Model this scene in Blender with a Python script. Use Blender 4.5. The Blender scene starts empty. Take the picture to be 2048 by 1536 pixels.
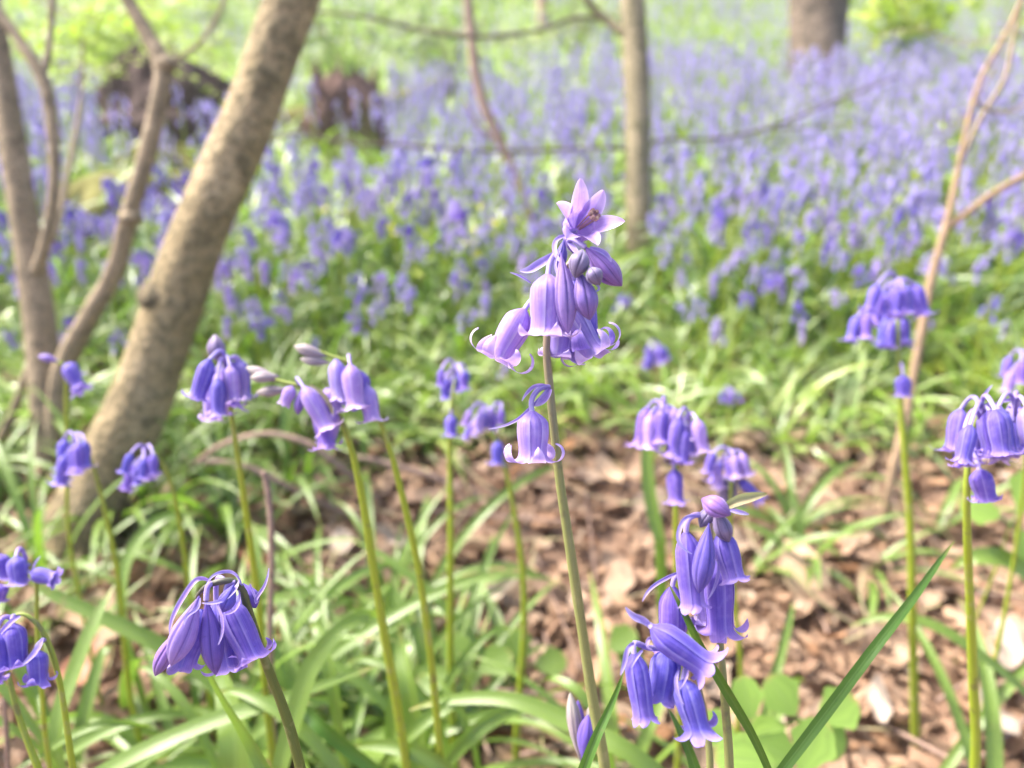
import bpy, math, random
import numpy as np
from mathutils import Vector

# ------------------------------------------------------------------ camera, sky, sun, exposure
sc = bpy.context.scene
COL = sc.collection
PITCH = math.radians(26.0); HCAM = 0.55; FPX = 1577.0
cd = bpy.data.cameras.new("camera"); cam = bpy.data.objects.new("camera", cd); COL.objects.link(cam)
cam.location = (0, 0, HCAM); cam.rotation_euler = (math.radians(90) - PITCH, 0, 0)
cd.sensor_width = 36.0; cd.lens = 36.0 * FPX / 2048.0
cd.clip_start = 0.01; cd.clip_end = 400
cd.dof.use_dof = True; cd.dof.focus_distance = 0.232; cd.dof.aperture_fstop = 7.8; cd.dof.aperture_blades = 0
sc.camera = cam; HAZE = 0.005
SUN_EL, SUN_AZ = math.radians(50), math.radians(-64)       # azimuth clockwise from +Y: from the left
w = bpy.data.worlds.new("World"); sc.world = w; w.use_nodes = True
nt = w.node_tree; nt.nodes.clear()
sk = nt.nodes.new("ShaderNodeTexSky"); sk.sky_type = 'NISHITA'; sk.sun_disc = False
sk.sun_elevation = SUN_EL; sk.sun_rotation = SUN_AZ; sk.dust_density = 4.0; sk.air_density = 0.7; sk.ozone_density = 0.4
bg = nt.nodes.new("ShaderNodeBackground"); bg.inputs[1].default_value = 0.15
wo = nt.nodes.new("ShaderNodeOutputWorld")
nt.links.new(sk.outputs[0], bg.inputs[0]); nt.links.new(bg.outputs[0], wo.inputs[0])
sl = bpy.data.lights.new("sun", 'SUN'); so = bpy.data.objects.new("sun", sl); COL.objects.link(so)
sl.energy = 3.0; sl.angle = math.radians(12); sl.color = (1.0, 0.955, 0.88)
sd = Vector((math.sin(SUN_AZ) * math.cos(SUN_EL), math.cos(SUN_AZ) * math.cos(SUN_EL), math.sin(SUN_EL)))
so.rotation_euler = sd.to_track_quat('Z', 'Y').to_euler()
sc.view_settings.view_transform = 'Standard'; sc.view_settings.look = 'None'
sc.view_settings.exposure = 1.93; sc.view_settings.gamma = 1.0
sc.render.engine = 'CYCLES'
sc.cycles.use_denoising = True
sc.cycles.max_bounces = 6; sc.cycles.transparent_max_bounces = 4

# ------------------------------------------------------------------ maths
CAMP = np.array([0, 0, HCAM]); CF = np.array([0, math.cos(PITCH), -math.sin(PITCH)])
CU = np.array([0, math.sin(PITCH), math.cos(PITCH)]); CR = np.array([1.0, 0, 0])
def P(px, py, d):
    return CAMP + d * (CF + (px - 1024) / FPX * CR + (768 - py) / FPX * CU)
def gh(x, y):
    x = np.asarray(x, float); y = np.asarray(y, float)
    z = 0.008 * np.sin(x * 7.1 + 1.3) * np.cos(y * 6.3 + .4) + 0.012 * np.sin(x * 2.3 + y * 1.7) + 0.004 * np.sin(x * 19 + y * 13)
    t = np.clip(y - 3, 0, 9)
    return z + 0.010 * t * t + np.clip(y - 12, 0, 100) * 0.03 + 0.03 * np.sin(x * .9) * np.clip(y - 2, 0, 3)
def pix_ground(px, py):
    d = CF + (px - 1024) / FPX * CR + (768 - py) / FPX * CU
    t = 0.3
    for _ in range(4000):
        p = CAMP + d * t
        if p[2] <= gh(p[0], p[1]): break
        t += 0.004 + t * 0.001
    return p
def nrm(v):
    v = np.asarray(v, float); return v / (np.linalg.norm(v) + 1e-12)
def spline(pts, n):
    pts = np.asarray(pts, float)
    if len(pts) == 2: return pts[0] + (pts[1] - pts[0]) * np.linspace(0, 1, n)[:, None]
    dl = np.linalg.norm(np.diff(pts[:, :3], axis=0), axis=1) ** .5 + 1e-6           # centripetal: no overshoot on uneven steps
    kn = np.concatenate([[0], np.cumsum(dl)]); N_ = len(pts); tg = np.zeros_like(pts)
    for i in range(1, N_ - 1):
        a, b = dl[i - 1], dl[i]; tg[i] = (pts[i] - pts[i - 1]) / a - (pts[i + 1] - pts[i - 1]) / (a + b) + (pts[i + 1] - pts[i]) / b
    tg[0] = 2 * (pts[1] - pts[0]) / dl[0] - tg[1]; tg[-1] = 2 * (pts[-1] - pts[-2]) / dl[-1] - tg[-2]
    out = []
    for t in np.linspace(0, kn[-1] - 1e-9, n):
        i = min(N_ - 2, int(np.searchsorted(kn, t, 'right') - 1)); h = dl[i]; f = (t - kn[i]) / h; f2, f3 = f * f, f * f * f
        out.append((2 * f3 - 3 * f2 + 1) * pts[i] + (f3 - 2 * f2 + f) * h * tg[i] + (3 * f2 - 2 * f3) * pts[i + 1] + (f3 - f2) * h * tg[i + 1])
    return np.array(out)
def smooth(a, b, x):
    t = np.clip((x - a) / (b - a), 0, 1); return t * t * (3 - 2 * t)

class Geo:
    def __init__(s): s.v = []; s.f = []; s.u = []; s.m = []; s.n = 0
    def grid(s, G, U, close=False, mat=0):
        n, m = G.shape[:2]
        idx = np.arange(n * m).reshape(n, m)
        if close: idx = np.hstack([idx, idx[:, :1]])
        q = np.stack([idx[:-1, :-1], idx[:-1, 1:], idx[1:, 1:], idx[1:, :-1]], -1).reshape(-1, 4)
        s.v.append(G.reshape(-1, 3)); s.u.append(U.reshape(-1, 2)); s.f.append(q + s.n)
        s.m.append(np.full(len(q), mat)); s.n += n * m
        return s
    def raw(s, V, F, U, M):
        s.v.append(V); s.f.append(F + s.n); s.u.append(U); s.m.append(M); s.n += len(V)
    def pack(s):
        return np.vstack(s.v), np.vstack(s.f), np.vstack(s.u), np.concatenate(s.m)
    def xf(s, R, T):                                    # new geometry rotated then moved
        V, F, U, M = s.pack(); g = Geo(); g.raw(V @ np.asarray(R).T + T, F, U, M); return g
    def add(s, g):
        V, F, U, M = g.pack(); s.raw(V, F, U, M); return s
    def mesh(s, name, mats):
        V, F, U, M = s.pack()
        me = bpy.data.meshes.new(name)
        me.vertices.add(len(V)); me.vertices.foreach_set("co", V.ravel())
        me.loops.add(F.size); me.loops.foreach_set("vertex_index", F.ravel().astype(np.int32))
        me.polygons.add(len(F)); me.polygons.foreach_set("loop_start", np.arange(0, F.size, 4, dtype=np.int32))
        me.polygons.foreach_set("loop_total", np.full(len(F), 4, np.int32))
        me.polygons.foreach_set("material_index", M.astype(np.int32))
        me.polygons.foreach_set("use_smooth", np.ones(len(F), bool))
        uv = me.uv_layers.new(name="UVMap"); uv.data.foreach_set("uv", U[F.ravel()].ravel())
        for m in (mats if isinstance(mats, (list, tuple)) else [mats]): me.materials.append(m)
        me.update(calc_edges=True)
        return me
def link(name, me, parent=None, loc=None):
    o = bpy.data.objects.new(name, me); COL.objects.link(o)
    if parent is not None: o.parent = parent
    if loc is not None: o.location = loc
    return o
def obj(name, geo, mats, parent=None, origin=None):
    """links geometry given in world coordinates; origin = the thing's own base"""
    if origin is not None:
        geo = geo.xf(np.eye(3), -np.asarray(origin, float))
    o = link(name, geo.mesh(name, mats), parent)
    if parent is None and origin is not None: o.location = tuple(origin)
    return o
def tag(o, label=None, cat=None, group=None, kind=None):
    if label: o["label"] = label
    if cat: o["category"] = cat
    if group: o["group"] = group
    if kind: o["kind"] = kind
    return o
def empty(name, loc, label, cat, group=None):
    o = bpy.data.objects.new(name, None); COL.objects.link(o); o.location = tuple(loc); o.empty_display_size = .02
    return tag(o, label, cat, group)
def copy_tree(o, parent=None):
    c = o.copy(); COL.objects.link(c); c.parent = parent
    for ch in o.children: copy_tree(ch, c)
    return c

def tube(pts, rad, seg=10, rough=0, rng=None, mat=0):
    pts = np.asarray(pts, float); n = len(pts); rad = np.broadcast_to(np.asarray(rad, float), (n,))
    tan = np.gradient(pts, axis=0); tan /= np.linalg.norm(tan, axis=1)[:, None] + 1e-12
    a = nrm(np.cross(tan[0], [0.3, 1, .2])); G = np.zeros((n, seg, 3)); U = np.zeros((n, seg, 2))
    th = np.arange(seg) / seg * 2 * math.pi
    ph = rng.uniform(0, 6, 6) if rng is not None else None
    L = np.concatenate([[0], np.cumsum(np.linalg.norm(np.diff(pts, axis=0), axis=1))])
    for i in range(n):
        a = nrm(a - tan[i] * np.dot(a, tan[i])); b = np.cross(tan[i], a)
        r = np.full(seg, rad[i])
        if rough and ph is not None:
            q = L[i] / max(rad.mean(), 1e-6)
            r = r * (1 + rough * (np.sin(2 * th + ph[0] + q * .5) * .5 + np.sin(3 * th + ph[1] - q * .37) * .35 + np.sin(5 * th + ph[2] + q * .9) * .2 + np.sin(q * 1.3 + ph[3]) * .5))
        G[i] = pts[i] + (np.cos(th) * r)[:, None] * a + (np.sin(th) * r)[:, None] * b
        U[i, :, 0] = np.abs(np.arange(seg) / seg * 2 - 1); U[i, :, 1] = i / (n - 1)
    g = Geo(); g.grid(G, U, close=True, mat=mat)
    for e, d in ((0, -1), (n - 1, 1)):
        c = pts[e] + tan[e] * rad[e] * .45 * d
        G2 = np.stack([G[e], pts[e] + (G[e] - pts[e]) * .6 + tan[e] * rad[e] * .35 * d, np.broadcast_to(c, (seg, 3))])
        if d < 0: G2 = G2[::-1]
        g.grid(G2, np.stack([U[e]] * 3), close=True, mat=mat)
    return g
def strap(pts, wid, nor, fold=.25, cols=5, twist=0., mat=0, thick=0.0):
    pts = np.asarray(pts, float); n = len(pts); wid = np.broadcast_to(np.asarray(wid, float), (n,))
    tan = np.gradient(pts, axis=0); tan /= np.linalg.norm(tan, axis=1)[:, None] + 1e-12
    u = np.linspace(-1, 1, cols); G = np.zeros((n, cols, 3)); U = np.zeros((n, cols, 2))
    for i in range(n):
        s = np.cross(tan[i], nor); s = nrm(s); nn = np.cross(s, tan[i])
        t = twist * i / (n - 1); s2 = s * math.cos(t) + nn * math.sin(t); n2 = nn * math.cos(t) - s * math.sin(t)
        G[i] = pts[i] + u[:, None] * s2 * wid[i] * .5 + (fold * wid[i] * .5 * np.abs(u) ** 1.5)[:, None] * n2
        U[i, :, 0] = (u + 1) / 2; U[i, :, 1] = i / (n - 1)
    g = Geo(); g.grid(G, U, mat=mat)
    return g
def leafwid(n, w, pk=.35, tip=.02):
    t = np.linspace(0, 1, n)
    return w * (np.where(t < pk, .55 + .45 * np.sin(t / pk * math.pi / 2), 1 - (np.clip((t - pk) / (1 - pk), 0, 1)) ** 2.6) + tip)
def frame(d, roll=0, hint=(0.2, -1, .1)):
    z = nrm(d); x = np.cross(hint, z)
    if np.linalg.norm(x) < .05: x = np.cross((1, 0, 0), z)
    x = nrm(x); y = np.cross(z, x); c, s = math.cos(roll), math.sin(roll)
    return np.stack([x * c + y * s, y * c - x * s, z], 1)

# ------------------------------------------------------------------ flower pieces (local: base at origin, mouth along +Z)
def bell(L, R, curl=3.6, lc=.5, rng=None, rows=(11, 12), cols=7, jit=1.0, flare=.03):
    rng = rng or np.random.default_rng(1); g = Geo()
    nt_, nc = rows
    for i in range(6):
        outer = i % 2 == 0
        a0 = i * math.pi / 3 + rng.normal(0, .05) * jit
        lay = 1.0 if outer else .9
        cu = max(.15, curl * (1 + rng.normal(0, .16) * jit)); lcl = lc * L * (1 + rng.normal(0, .1) * jit) * (1.0 if outer else .92)
        t = np.linspace(0, 1, nt_)
        r = .16 + .72 * (1 - (1 - np.clip(t / .28, 0, 1)) ** 2.1) + .16 * np.sin(np.clip(t * 1.15, 0, 1) * math.pi) + flare * smooth(.7, 1, t)
        r = r * R * lay; z = L * (t ** .92)
        ph = math.atan2((r[-1] - r[-2]), (z[-1] - z[-2])); rr, zz, q = list(r), list(z), [0] * nt_
        for k in range(1, nc + 1):
            qq = k / nc; p = ph + (cu - ph) * (qq - .5 / nc) ** .95
            ds = lcl / nc; rr.append(rr[-1] + ds * math.sin(p)); zz.append(zz[-1] + ds * math.cos(p)); q.append(qq)
        rr = np.array(rr); zz = np.array(zz); q = np.array(q)
        hw = np.where(q <= 0, .68 * R, .66 * R * np.clip(1 - q ** 2.1, 0, 1) ** .75 * (1 - .12 * q)) + .012 * R
        sgm = np.concatenate([t * L, L + q[nt_:] * lcl]); sgm /= sgm[-1]
        u = np.linspace(-1, 1, cols); n = len(rr)
        ha = np.minimum(hw / np.maximum(rr, .2 * R), .66)
        side = rng.normal(0, .16) * jit * q ** 1.5
        A = a0 + side[:, None] + u[None, :] * ha[:, None]
        rid = .045 * (1 - u ** 2)[None, :] - .02 + .025 * np.exp(-(u / .18) ** 2)[None, :]
        Rr = rr[:, None] * (1 + rid * (1 - .6 * q)[:, None]) + (np.sin(sgm * 9 + i)[:, None] * u[None, :] * .02 * R * jit)
        Z = zz[:, None] + (.10 * R * (u ** 2)[None, :] * q[:, None])
        G = np.stack([Rr * np.cos(A), Rr * np.sin(A), Z + 0 * A], -1)
        U = np.stack([np.broadcast_to((u + 1) / 2, A.shape), np.broadcast_to(sgm[:, None], A.shape)], -1)
        g.grid(G, U)
    return g
def bud(L, R, rows=14, seg=36, sharp=.8, skew=.62):
    t = np.linspace(0, 1, rows); th = np.arange(seg) / seg * 2 * math.pi
    r = R * (np.sin(math.pi * np.clip(t, .02, .995) ** skew)) ** sharp
    rel = (th * 6 / (2 * math.pi)) % 1
    rid = 1 - .13 * np.exp(-((np.abs(rel - .5) - .5) / .10) ** 2) + .03 * np.cos(th * 3)
    tw = t[:, None] * .35
    G = np.stack([r[:, None] * rid * np.cos(th + tw), r[:, None] * rid * np.sin(th + tw), L * t[:, None] + 0 * th], -1)
    U = np.stack([np.broadcast_to(rel, G.shape[:2]), np.broadcast_to(t[:, None], G.shape[:2])], -1)
    g = Geo(); g.grid(G, U, close=True); return g
def stamens(L, n=6, r=.0012, out=.0):
    g = Geo()
    for i in range(n):
        a = i * math.pi / 3 + .3
        b = np.array([math.cos(a) * r, math.sin(a) * r, 0])
        p = spline([b * .5 + [0, 0, L * .2], b + [0, 0, L * .7], b * (1 + out) + [0, 0, L]], 5)
        g.add(tube(p, .00018, 5))
        g.add(tube(np.array([p[-1], p[-1] + [0, 0, .0013]]), .0006, 6))
    return g

# ------------------------------------------------------------------ materials
def mat(name):
    m = bpy.data.materials.new(name); m.use_nodes = True; t = m.node_tree; t.nodes.clear(); return m, t
class N:
    def __init__(s, t): s.t = t
    def n(s, k, **kw):
        o = s.t.nodes.new(k)
        for a, b in kw.items(): setattr(o, a, b)
        return o
    def l(s, a, b): s.t.links.new(a, b)
    def math(s, op, a, b=None, c=None):
        o = s.n("ShaderNodeMath", operation=op)
        for i, v in enumerate((a, b, c)):
            if v is None: continue
            if isinstance(v, (int, float)): o.inputs[i].default_value = v
            else: s.l(v, o.inputs[i])
        return o.outputs[0]
    def mix(s, f, a, b, bt='MIX'):
        o = s.n("ShaderNodeMix", data_type='RGBA', blend_type=bt)
        for i, v in ((0, f), (6, a), (7, b)):
            if isinstance(v, (int, float)): o.inputs[i].default_value = v
            elif isinstance(v, tuple): o.inputs[i].default_value = (*v, 1)
            else: s.l(v, o.inputs[i])
        return o.outputs[2]
    def noise(s, vec, sc_, det=3, rough=.55):
        o = s.n("ShaderNodeTexNoise"); o.inputs['Scale'].default_value = sc_; o.inputs['Detail'].default_value = det; o.inputs['Roughness'].default_value = rough
        if vec is not None: s.l(vec, o.inputs['Vector'])
        return o.outputs[0]
    def ramp(s, f, stops, interp='LINEAR'):
        o = s.n("ShaderNodeValToRGB"); o.color_ramp.interpolation = interp; e = o.color_ramp.elements
        while len(e) < len(stops): e.new(.5)
        for x, (p, c) in zip(e, stops): x.position = p; x.color = (*c, 1)
        s.l(f, o.inputs[0]); return o.outputs[0]
    def mapr(s, f, a, b, c, d):
        o = s.n("ShaderNodeMapRange"); s.l(f, o.inputs[0])
        for i, v in enumerate((a, b, c, d)): o.inputs[i + 1].default_value = v
        return o.outputs[0]
    def out(s, col, rough=.5, trans=0, tcol=None, bump=None, bstr=.3, bdist=.001, spec=.5, sheen=0):
        p = s.n("ShaderNodeBsdfPrincipled"); o = s.n("ShaderNodeOutputMaterial")
        if isinstance(col, tuple): p.inputs['Base Color'].default_value = (*col, 1)
        else: s.l(col, p.inputs['Base Color'])
        if isinstance(rough, (int, float)): p.inputs['Roughness'].default_value = rough
        else: s.l(rough, p.inputs['Roughness'])
        p.inputs['Specular IOR Level'].default_value = spec
        if sheen: p.inputs['Sheen Weight'].default_value = sheen
        nb = None
        if bump is not None:
            b = s.n("ShaderNodeBump"); b.inputs['Strength'].default_value = bstr; b.inputs['Distance'].default_value = bdist
            s.l(bump, b.inputs['Height']); s.l(b.outputs[0], p.inputs['Normal']); nb = b.outputs[0]
        if trans:
            tr = s.n("ShaderNodeBsdfTranslucent"); mx = s.n("ShaderNodeMixShader"); mx.inputs[0].default_value = trans
            c = tcol if tcol is not None else col
            if isinstance(c, tuple): tr.inputs[0].default_value = (*c, 1)
            else: s.l(c, tr.inputs[0])
            if nb is not None: s.l(nb, tr.inputs[1])
            s.l(p.outputs[0], mx.inputs[1]); s.l(tr.outputs[0], mx.inputs[2]); s.l(mx.outputs[0], o.inputs[0])
        else: s.l(p.outputs[0], o.inputs[0])
def uvxy(k):
    tc = k.n("ShaderNodeTexCoord"); sp = k.n("ShaderNodeSeparateXYZ"); k.l(tc.outputs['UV'], sp.inputs[0])
    return tc, sp.outputs[0], sp.outputs[1]
def rnd(k): return k.n("ShaderNodeNewGeometry").outputs['Random Per Island']
def petal_mat(name, base, deep, pale, tipc, trans=.38, rough=.5, vein=.32):
    m, t = mat(name); k = N(t); tc, u, v = uvxy(k)
    e = k.math('ABSOLUTE', k.math('MULTIPLY_ADD', u, 2, -1))
    mp = k.n("ShaderNodeMapping"); mp.inputs['Scale'].default_value = (26, 1.6, 1); k.l(tc.outputs['UV'], mp.inputs[0])
    st = k.noise(mp.outputs[0], 1.0, 3)
    ob = k.noise(tc.outputs['Object'], 420, 2)
    c = k.mix(k.mapr(st, .36, .66, 0, .65), base, deep)
    c = k.mix(k.mapr(e, .0, .16, vein, 0), c, deep)
    c = k.mix(k.mapr(e, .62, 1, 0, .75), c, pale)
    c = k.mix(k.mapr(v, .62, 1.0, 0, .7), c, tipc)
    c = k.mix(k.mapr(v, .22, 0, 0, .55), c, deep)
    c = k.mix(k.mapr(ob, .5, .75, 0, .25), c, pale)
    sp = k.noise(tc.outputs['Object'], 900, 3)
    c = k.mix(k.math('MULTIPLY', k.mapr(sp, .66, .74, 0, .6), k.mapr(v, .3, .95, .25, 1)), c, (.16, .08, .16))
    h = k.n("ShaderNodeHueSaturation"); k.l(c, h.inputs['Color'])
    oi = k.n("ShaderNodeObjectInfo")
    k.l(k.mapr(rnd(k), 0, 1, .88, 1.1), h.inputs['Value']); k.l(k.mapr(oi.outputs['Random'], 0, 1, .486, .512), h.inputs['Hue'])
    k.out(h.outputs[0], rough, trans, bump=st, bstr=.35, bdist=.0004, spec=.35, sheen=.15)
    return m
M = {}
M['petal'] = petal_mat("petal_lilac", (.46, .32, .73), (.25, .16, .60), (.70, .58, .87), (.72, .56, .86))
M['petal_violet'] = petal_mat("petal_violet", (.25, .155, .62), (.095, .055, .43), (.48, .37, .80), (.49, .33, .78))
M['petal_blue'] = petal_mat("petal_blue", (.20, .145, .64), (.08, .055, .45), (.42, .36, .82), (.42, .29, .78))
M['petal_bud'] = petal_mat('bud_lilac', (.47, .33, .72), (.26, .155, .56), (.13, .07, .36), (.40, .25, .58), vein=.25)
M['petal_violet_bud'] = petal_mat('bud_violet', (.27, .175, .62), (.12, .07, .45), (.07, .04, .28), (.20, .11, .45), vein=.25)
M['petal_blue_bud'] = petal_mat('bud_blue', (.22, .165, .66), (.10, .07, .48), (.06, .045, .32), (.17, .11, .48), vein=.25)
M['bud'] = petal_mat("bud_purple", (.34, .20, .58), (.14, .07, .34), (.07, .03, .16), (.17, .08, .28), trans=.15, rough=.4)
M['bud_grey'] = petal_mat("bud_grey_violet", (.17, .12, .26), (.30, .25, .38), (.05, .03, .09), (.10, .07, .14), trans=.1, rough=.4)
M['bud_pale'] = petal_mat("bud_faded", (.42, .35, .37), (.26, .20, .24), (.22, .17, .17), (.46, .42, .33), trans=.2)
M['bract'] = petal_mat("bract_mauve", (.34, .24, .62), (.15, .10, .40), (.55, .46, .74), (.55, .46, .74), trans=.3)
M['carpet_petal'] = petal_mat("petal_carpet", (.44, .36, .70), (.30, .23, .61), (.58, .51, .80), (.58, .47, .77), trans=.35)
def simple(name, col, rough=.5, trans=0, var=.25, spec=.5, nscale=60, coord='Object', bstr=.3, bdist=.0006, hue=.02):
    m, t = mat(name); k = N(t); tc = k.n("ShaderNodeTexCoord")
    n = k.noise(tc.outputs[coord], nscale, 4)
    c = k.mix(k.mapr(n, .3, .7, 0, 1), tuple(x * (1 - var) for x in col), tuple(min(1, x * (1 + var)) for x in col))
    h = k.n("ShaderNodeHueSaturation"); k.l(c, h.inputs['Color'])
    r = rnd(k); k.l(k.mapr(r, 0, 1, .5 - hue, .5 + hue), h.inputs['Hue']); k.l(k.mapr(k.math('FRACT', k.math('MULTIPLY', r, 7.3)), 0, 1, .78, 1.22), h.inputs['Value'])
    k.out(h.outputs[0], rough, trans, bump=n, bstr=bstr, bdist=bdist, spec=spec); return m
def leaf_mat(name, cols, rough=.34, trans=.35, hue=.015, spec=.5):
    m, t = mat(name); k = N(t); tc, u, v = uvxy(k)
    mp = k.n("ShaderNodeMapping"); mp.inputs['Scale'].default_value = (22, .5, 1); k.l(tc.outputs['UV'], mp.inputs[0])
    st = k.noise(mp.outputs[0], 1.0, 2); r = rnd(k)
    c = k.ramp(r, [(i / (len(cols) - 1), x) for i, x in enumerate(cols)])
    c = k.mix(k.mapr(st, .3, .7, 0, .35), c, (.02, .05, .012))
    e = k.math('ABSOLUTE', k.math('MULTIPLY_ADD', u, 2, -1))
    c = k.mix(k.mapr(e, 0, .12, .35, 0), c, (.18, .26, .08))
    n2 = k.noise(tc.outputs['Object'], 160, 4); c = k.mix(k.mapr(k.math('ADD', v, k.math('MULTIPLY', n2, .35)), 1.06, 1.2, 0, .8), c, (.38, .30, .10))
    c = k.mix(k.mapr(n2, .64, .74, 0, .5), c, (.16, .13, .06))
    tcol = k.mix(.5, c, (.20, .42, .02))
    k.out(c, k.mapr(k.math('FRACT', k.math('MULTIPLY', r, 11.7)), 0, 1, rough * .8, rough * 1.4), trans, tcol=tcol, bump=st, bstr=.4, bdist=.0006, spec=spec); return m
GREENS = [(.08, .16, .022), (.13, .22, .03), (.13, .22, .06), (.17, .26, .035), (.09, .18, .022), (.20, .28, .12)]
M['leaf'] = leaf_mat("leaf_green", GREENS, rough=.30, spec=.75)
M['leaf_dark'] = leaf_mat("leaf_dark_green", [(.06, .145, .018), (.075, .17, .02)], rough=.35, trans=.28)
M['leaf_far'] = leaf_mat("leaf_carpet", [(.22, .34, .035), (.34, .46, .06), (.40, .50, .24), (.40, .48, .06)], rough=.28, trans=.4, spec=.8)
M['lime'] = leaf_mat("leaf_lime", [(.42, .54, .05), (.55, .60, .08), (.48, .58, .10)], rough=.45, trans=.5)
M['bush'] = leaf_mat('leaf_bush', [(.17, .22, .06), (.26, .31, .10), (.32, .36, .18), (.25, .25, .10)], rough=.5, trans=.45)
M['sprout'] = leaf_mat("leaf_sprout", [(.20, .36, .06), (.27, .42, .08), (.24, .40, .05)], rough=.5, trans=.4)
M['dry_grass'] = leaf_mat("leaf_straw", [(.42, .33, .18), (.5, .42, .26), (.36, .30, .14)], rough=.6, trans=.3)
M['yellow'] = simple("flower_yellow", (.62, .58, .06), .5, .3)
M['anther'] = simple("anther_cream", (.75, .66, .45), .6, 0, .1)
M['anther_brown'] = simple("anther_brown", (.42, .25, .20), .6, 0, .2)
def stem_mat(name, low, high, rough=.38):
    m, t = mat(name); k = N(t); tc, u, v = uvxy(k)
    mp = k.n("ShaderNodeMapping"); mp.inputs['Scale'].default_value = (9, 3, 1); k.l(tc.outputs['UV'], mp.inputs[0])
    st = k.noise(mp.outputs[0], 2.0, 5); bl = k.noise(tc.outputs['Object'], 130, 4)
    c = k.mix(k.mapr(v, .70, .92, 0, 1), low, high)
    c = k.mix(k.mapr(st, .35, .7, 0, .5), c, tuple(x * .5 for x in low)); c = k.mix(k.mapr(bl, .56, .68, 0, .45), c, (.36, .34, .16)); c = k.mix(k.mapr(bl, .40, .32, 0, .5), c, (.14, .09, .07))
    k.out(c, rough, .12, bump=st, bstr=.3, bdist=.0005, spec=.5); return m
M['stem'] = stem_mat("stem_olive", (.27, .29, .10), (.29, .19, .18))
M['stem_dark'] = stem_mat("stem_dark_green", (.11, .15, .025), (.085, .075, .07))
M['stem_bright'] = stem_mat("stem_bright_green", (.33, .42, .03), (.26, .32, .06))
def bark(name, c0, c1, c2, scale=18, moss=None, patch=.55, bd=.004):
    m, t = mat(name); k = N(t); tc = k.n("ShaderNodeTexCoord"); g = tc.outputs['Object']
    big = k.noise(g, scale, 5, .6); fine = k.noise(g, scale * 9, 4, .6); mid = k.noise(g, scale * 2.6, 3)
    c = k.mix(k.mapr(big, .35, .65, 0, 1), c0, c1)
    c = k.mix(k.mapr(fine, .44, .62, 0, .7), c, c2)
    c = k.mix(k.mapr(mid, patch, patch + .12, 0, .75), c, c2)
    if moss:
        sp = k.n("ShaderNodeSeparateXYZ"); ge = k.n("ShaderNodeNewGeometry"); k.l(ge.outputs['Normal'], sp.inputs[0])
        f = k.mapr(k.math('ADD', sp.outputs[2], k.math('MULTIPLY', mid, .9)), .75, 1.1, 0, 1)
        c = k.mix(f, c, moss)
    k.out(c, .8, bump=k.math('ADD', fine, k.math('MULTIPLY', big, 1.5)), bstr=.7, bdist=bd, spec=.25); return m
M['bark'] = bark("bark_hazel", (.42, .32, .185), (.22, .165, .08), (.08, .068, .035), 14, patch=.56, bd=.010)
M['bark_knot'] = bark('bark_knot', (.34, .26, .15), (.16, .125, .07), (.06, .05, .03), 30, patch=.47, bd=.008)
M['bark_pale'] = bark("bark_pale", (.36, .275, .18), (.24, .185, .115), (.13, .10, .065), 24, patch=.52, bd=.004)
M['bark_slim'] = bark("bark_slim", (.31, .25, .155), (.19, .155, .09), (.11, .10, .05), 14, patch=.52)
M['bark_red'] = bark("bark_tan", (.36, .24, .15), (.27, .185, .115), (.15, .11, .065), 25, patch=.62, bd=.002)
M['bark_far'] = bark("bark_far", (.24, .18, .13), (.11, .08, .055), (.035, .028, .02), 7, patch=.52)
M['twig'] = bark("bark_twig", (.34, .23, .18), (.26, .17, .13), (.14, .10, .08), 60, bd=.001)
M['twig_dark'] = bark('bark_twig_dark', (.16, .12, .09), (.10, .08, .055), (.05, .04, .03), 60, bd=.001)
M['rot'] = bark("bark_rotten", (.10, .06, .045), (.06, .035, .027), (.02, .014, .012), 10, moss=(.17, .16, .035), bd=.02)
M['stump'] = bark("bark_stump", (.30, .17, .13), (.17, .10, .075), (.06, .035, .028), 14, bd=.03)
M['rot_bare'] = bark("bark_rotten_bare", (.12, .07, .055), (.07, .04, .032), (.02, .014, .012), 12, bd=.03)
def litter_mat(name):
    m, t = mat(name); k = N(t); tc, u, v = uvxy(k); r = rnd(k)
    c = k.ramp(r, [(0, (.22, .125, .075)), (.18, (.42, .27, .165)), (.36, (.33, .195, .12)), (.52, (.50, .35, .235)), (.68, (.44, .275, .17)), (.84, (.52, .39, .28)), (.92, (.42, .20, .08)), (1, (.58, .47, .36))])
    n = k.noise(tc.outputs['Object'], 90, 4); e = k.math('ABSOLUTE', k.math('MULTIPLY_ADD', u, 2, -1))
    wv = k.n("ShaderNodeTexWave"); wv.inputs['Scale'].default_value = 6; wv.inputs['Distortion'].default_value = .6
    cb = k.n("ShaderNodeCombineXYZ"); k.l(k.math('SUBTRACT', v, k.math('MULTIPLY', e, .25)), cb.inputs[0]); k.l(cb.outputs[0], wv.inputs[0])
    c = k.mix(k.mapr(n, .4, .7, 0, .5), c, (.12, .065, .045))
    c = k.mix(k.mapr(e, 0, .08, .3, 0), c, (.5, .36, .25))
    c = k.mix(k.math('MULTIPLY', wv.outputs['Fac'], .18), c, (.1, .05, .03))
    k.out(c, .62, .18, bump=k.math('ADD', wv.outputs['Fac'], n), bstr=.6, bdist=.0012, spec=.4); return m
M['litter'] = litter_mat("dead_leaf_brown")
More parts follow.
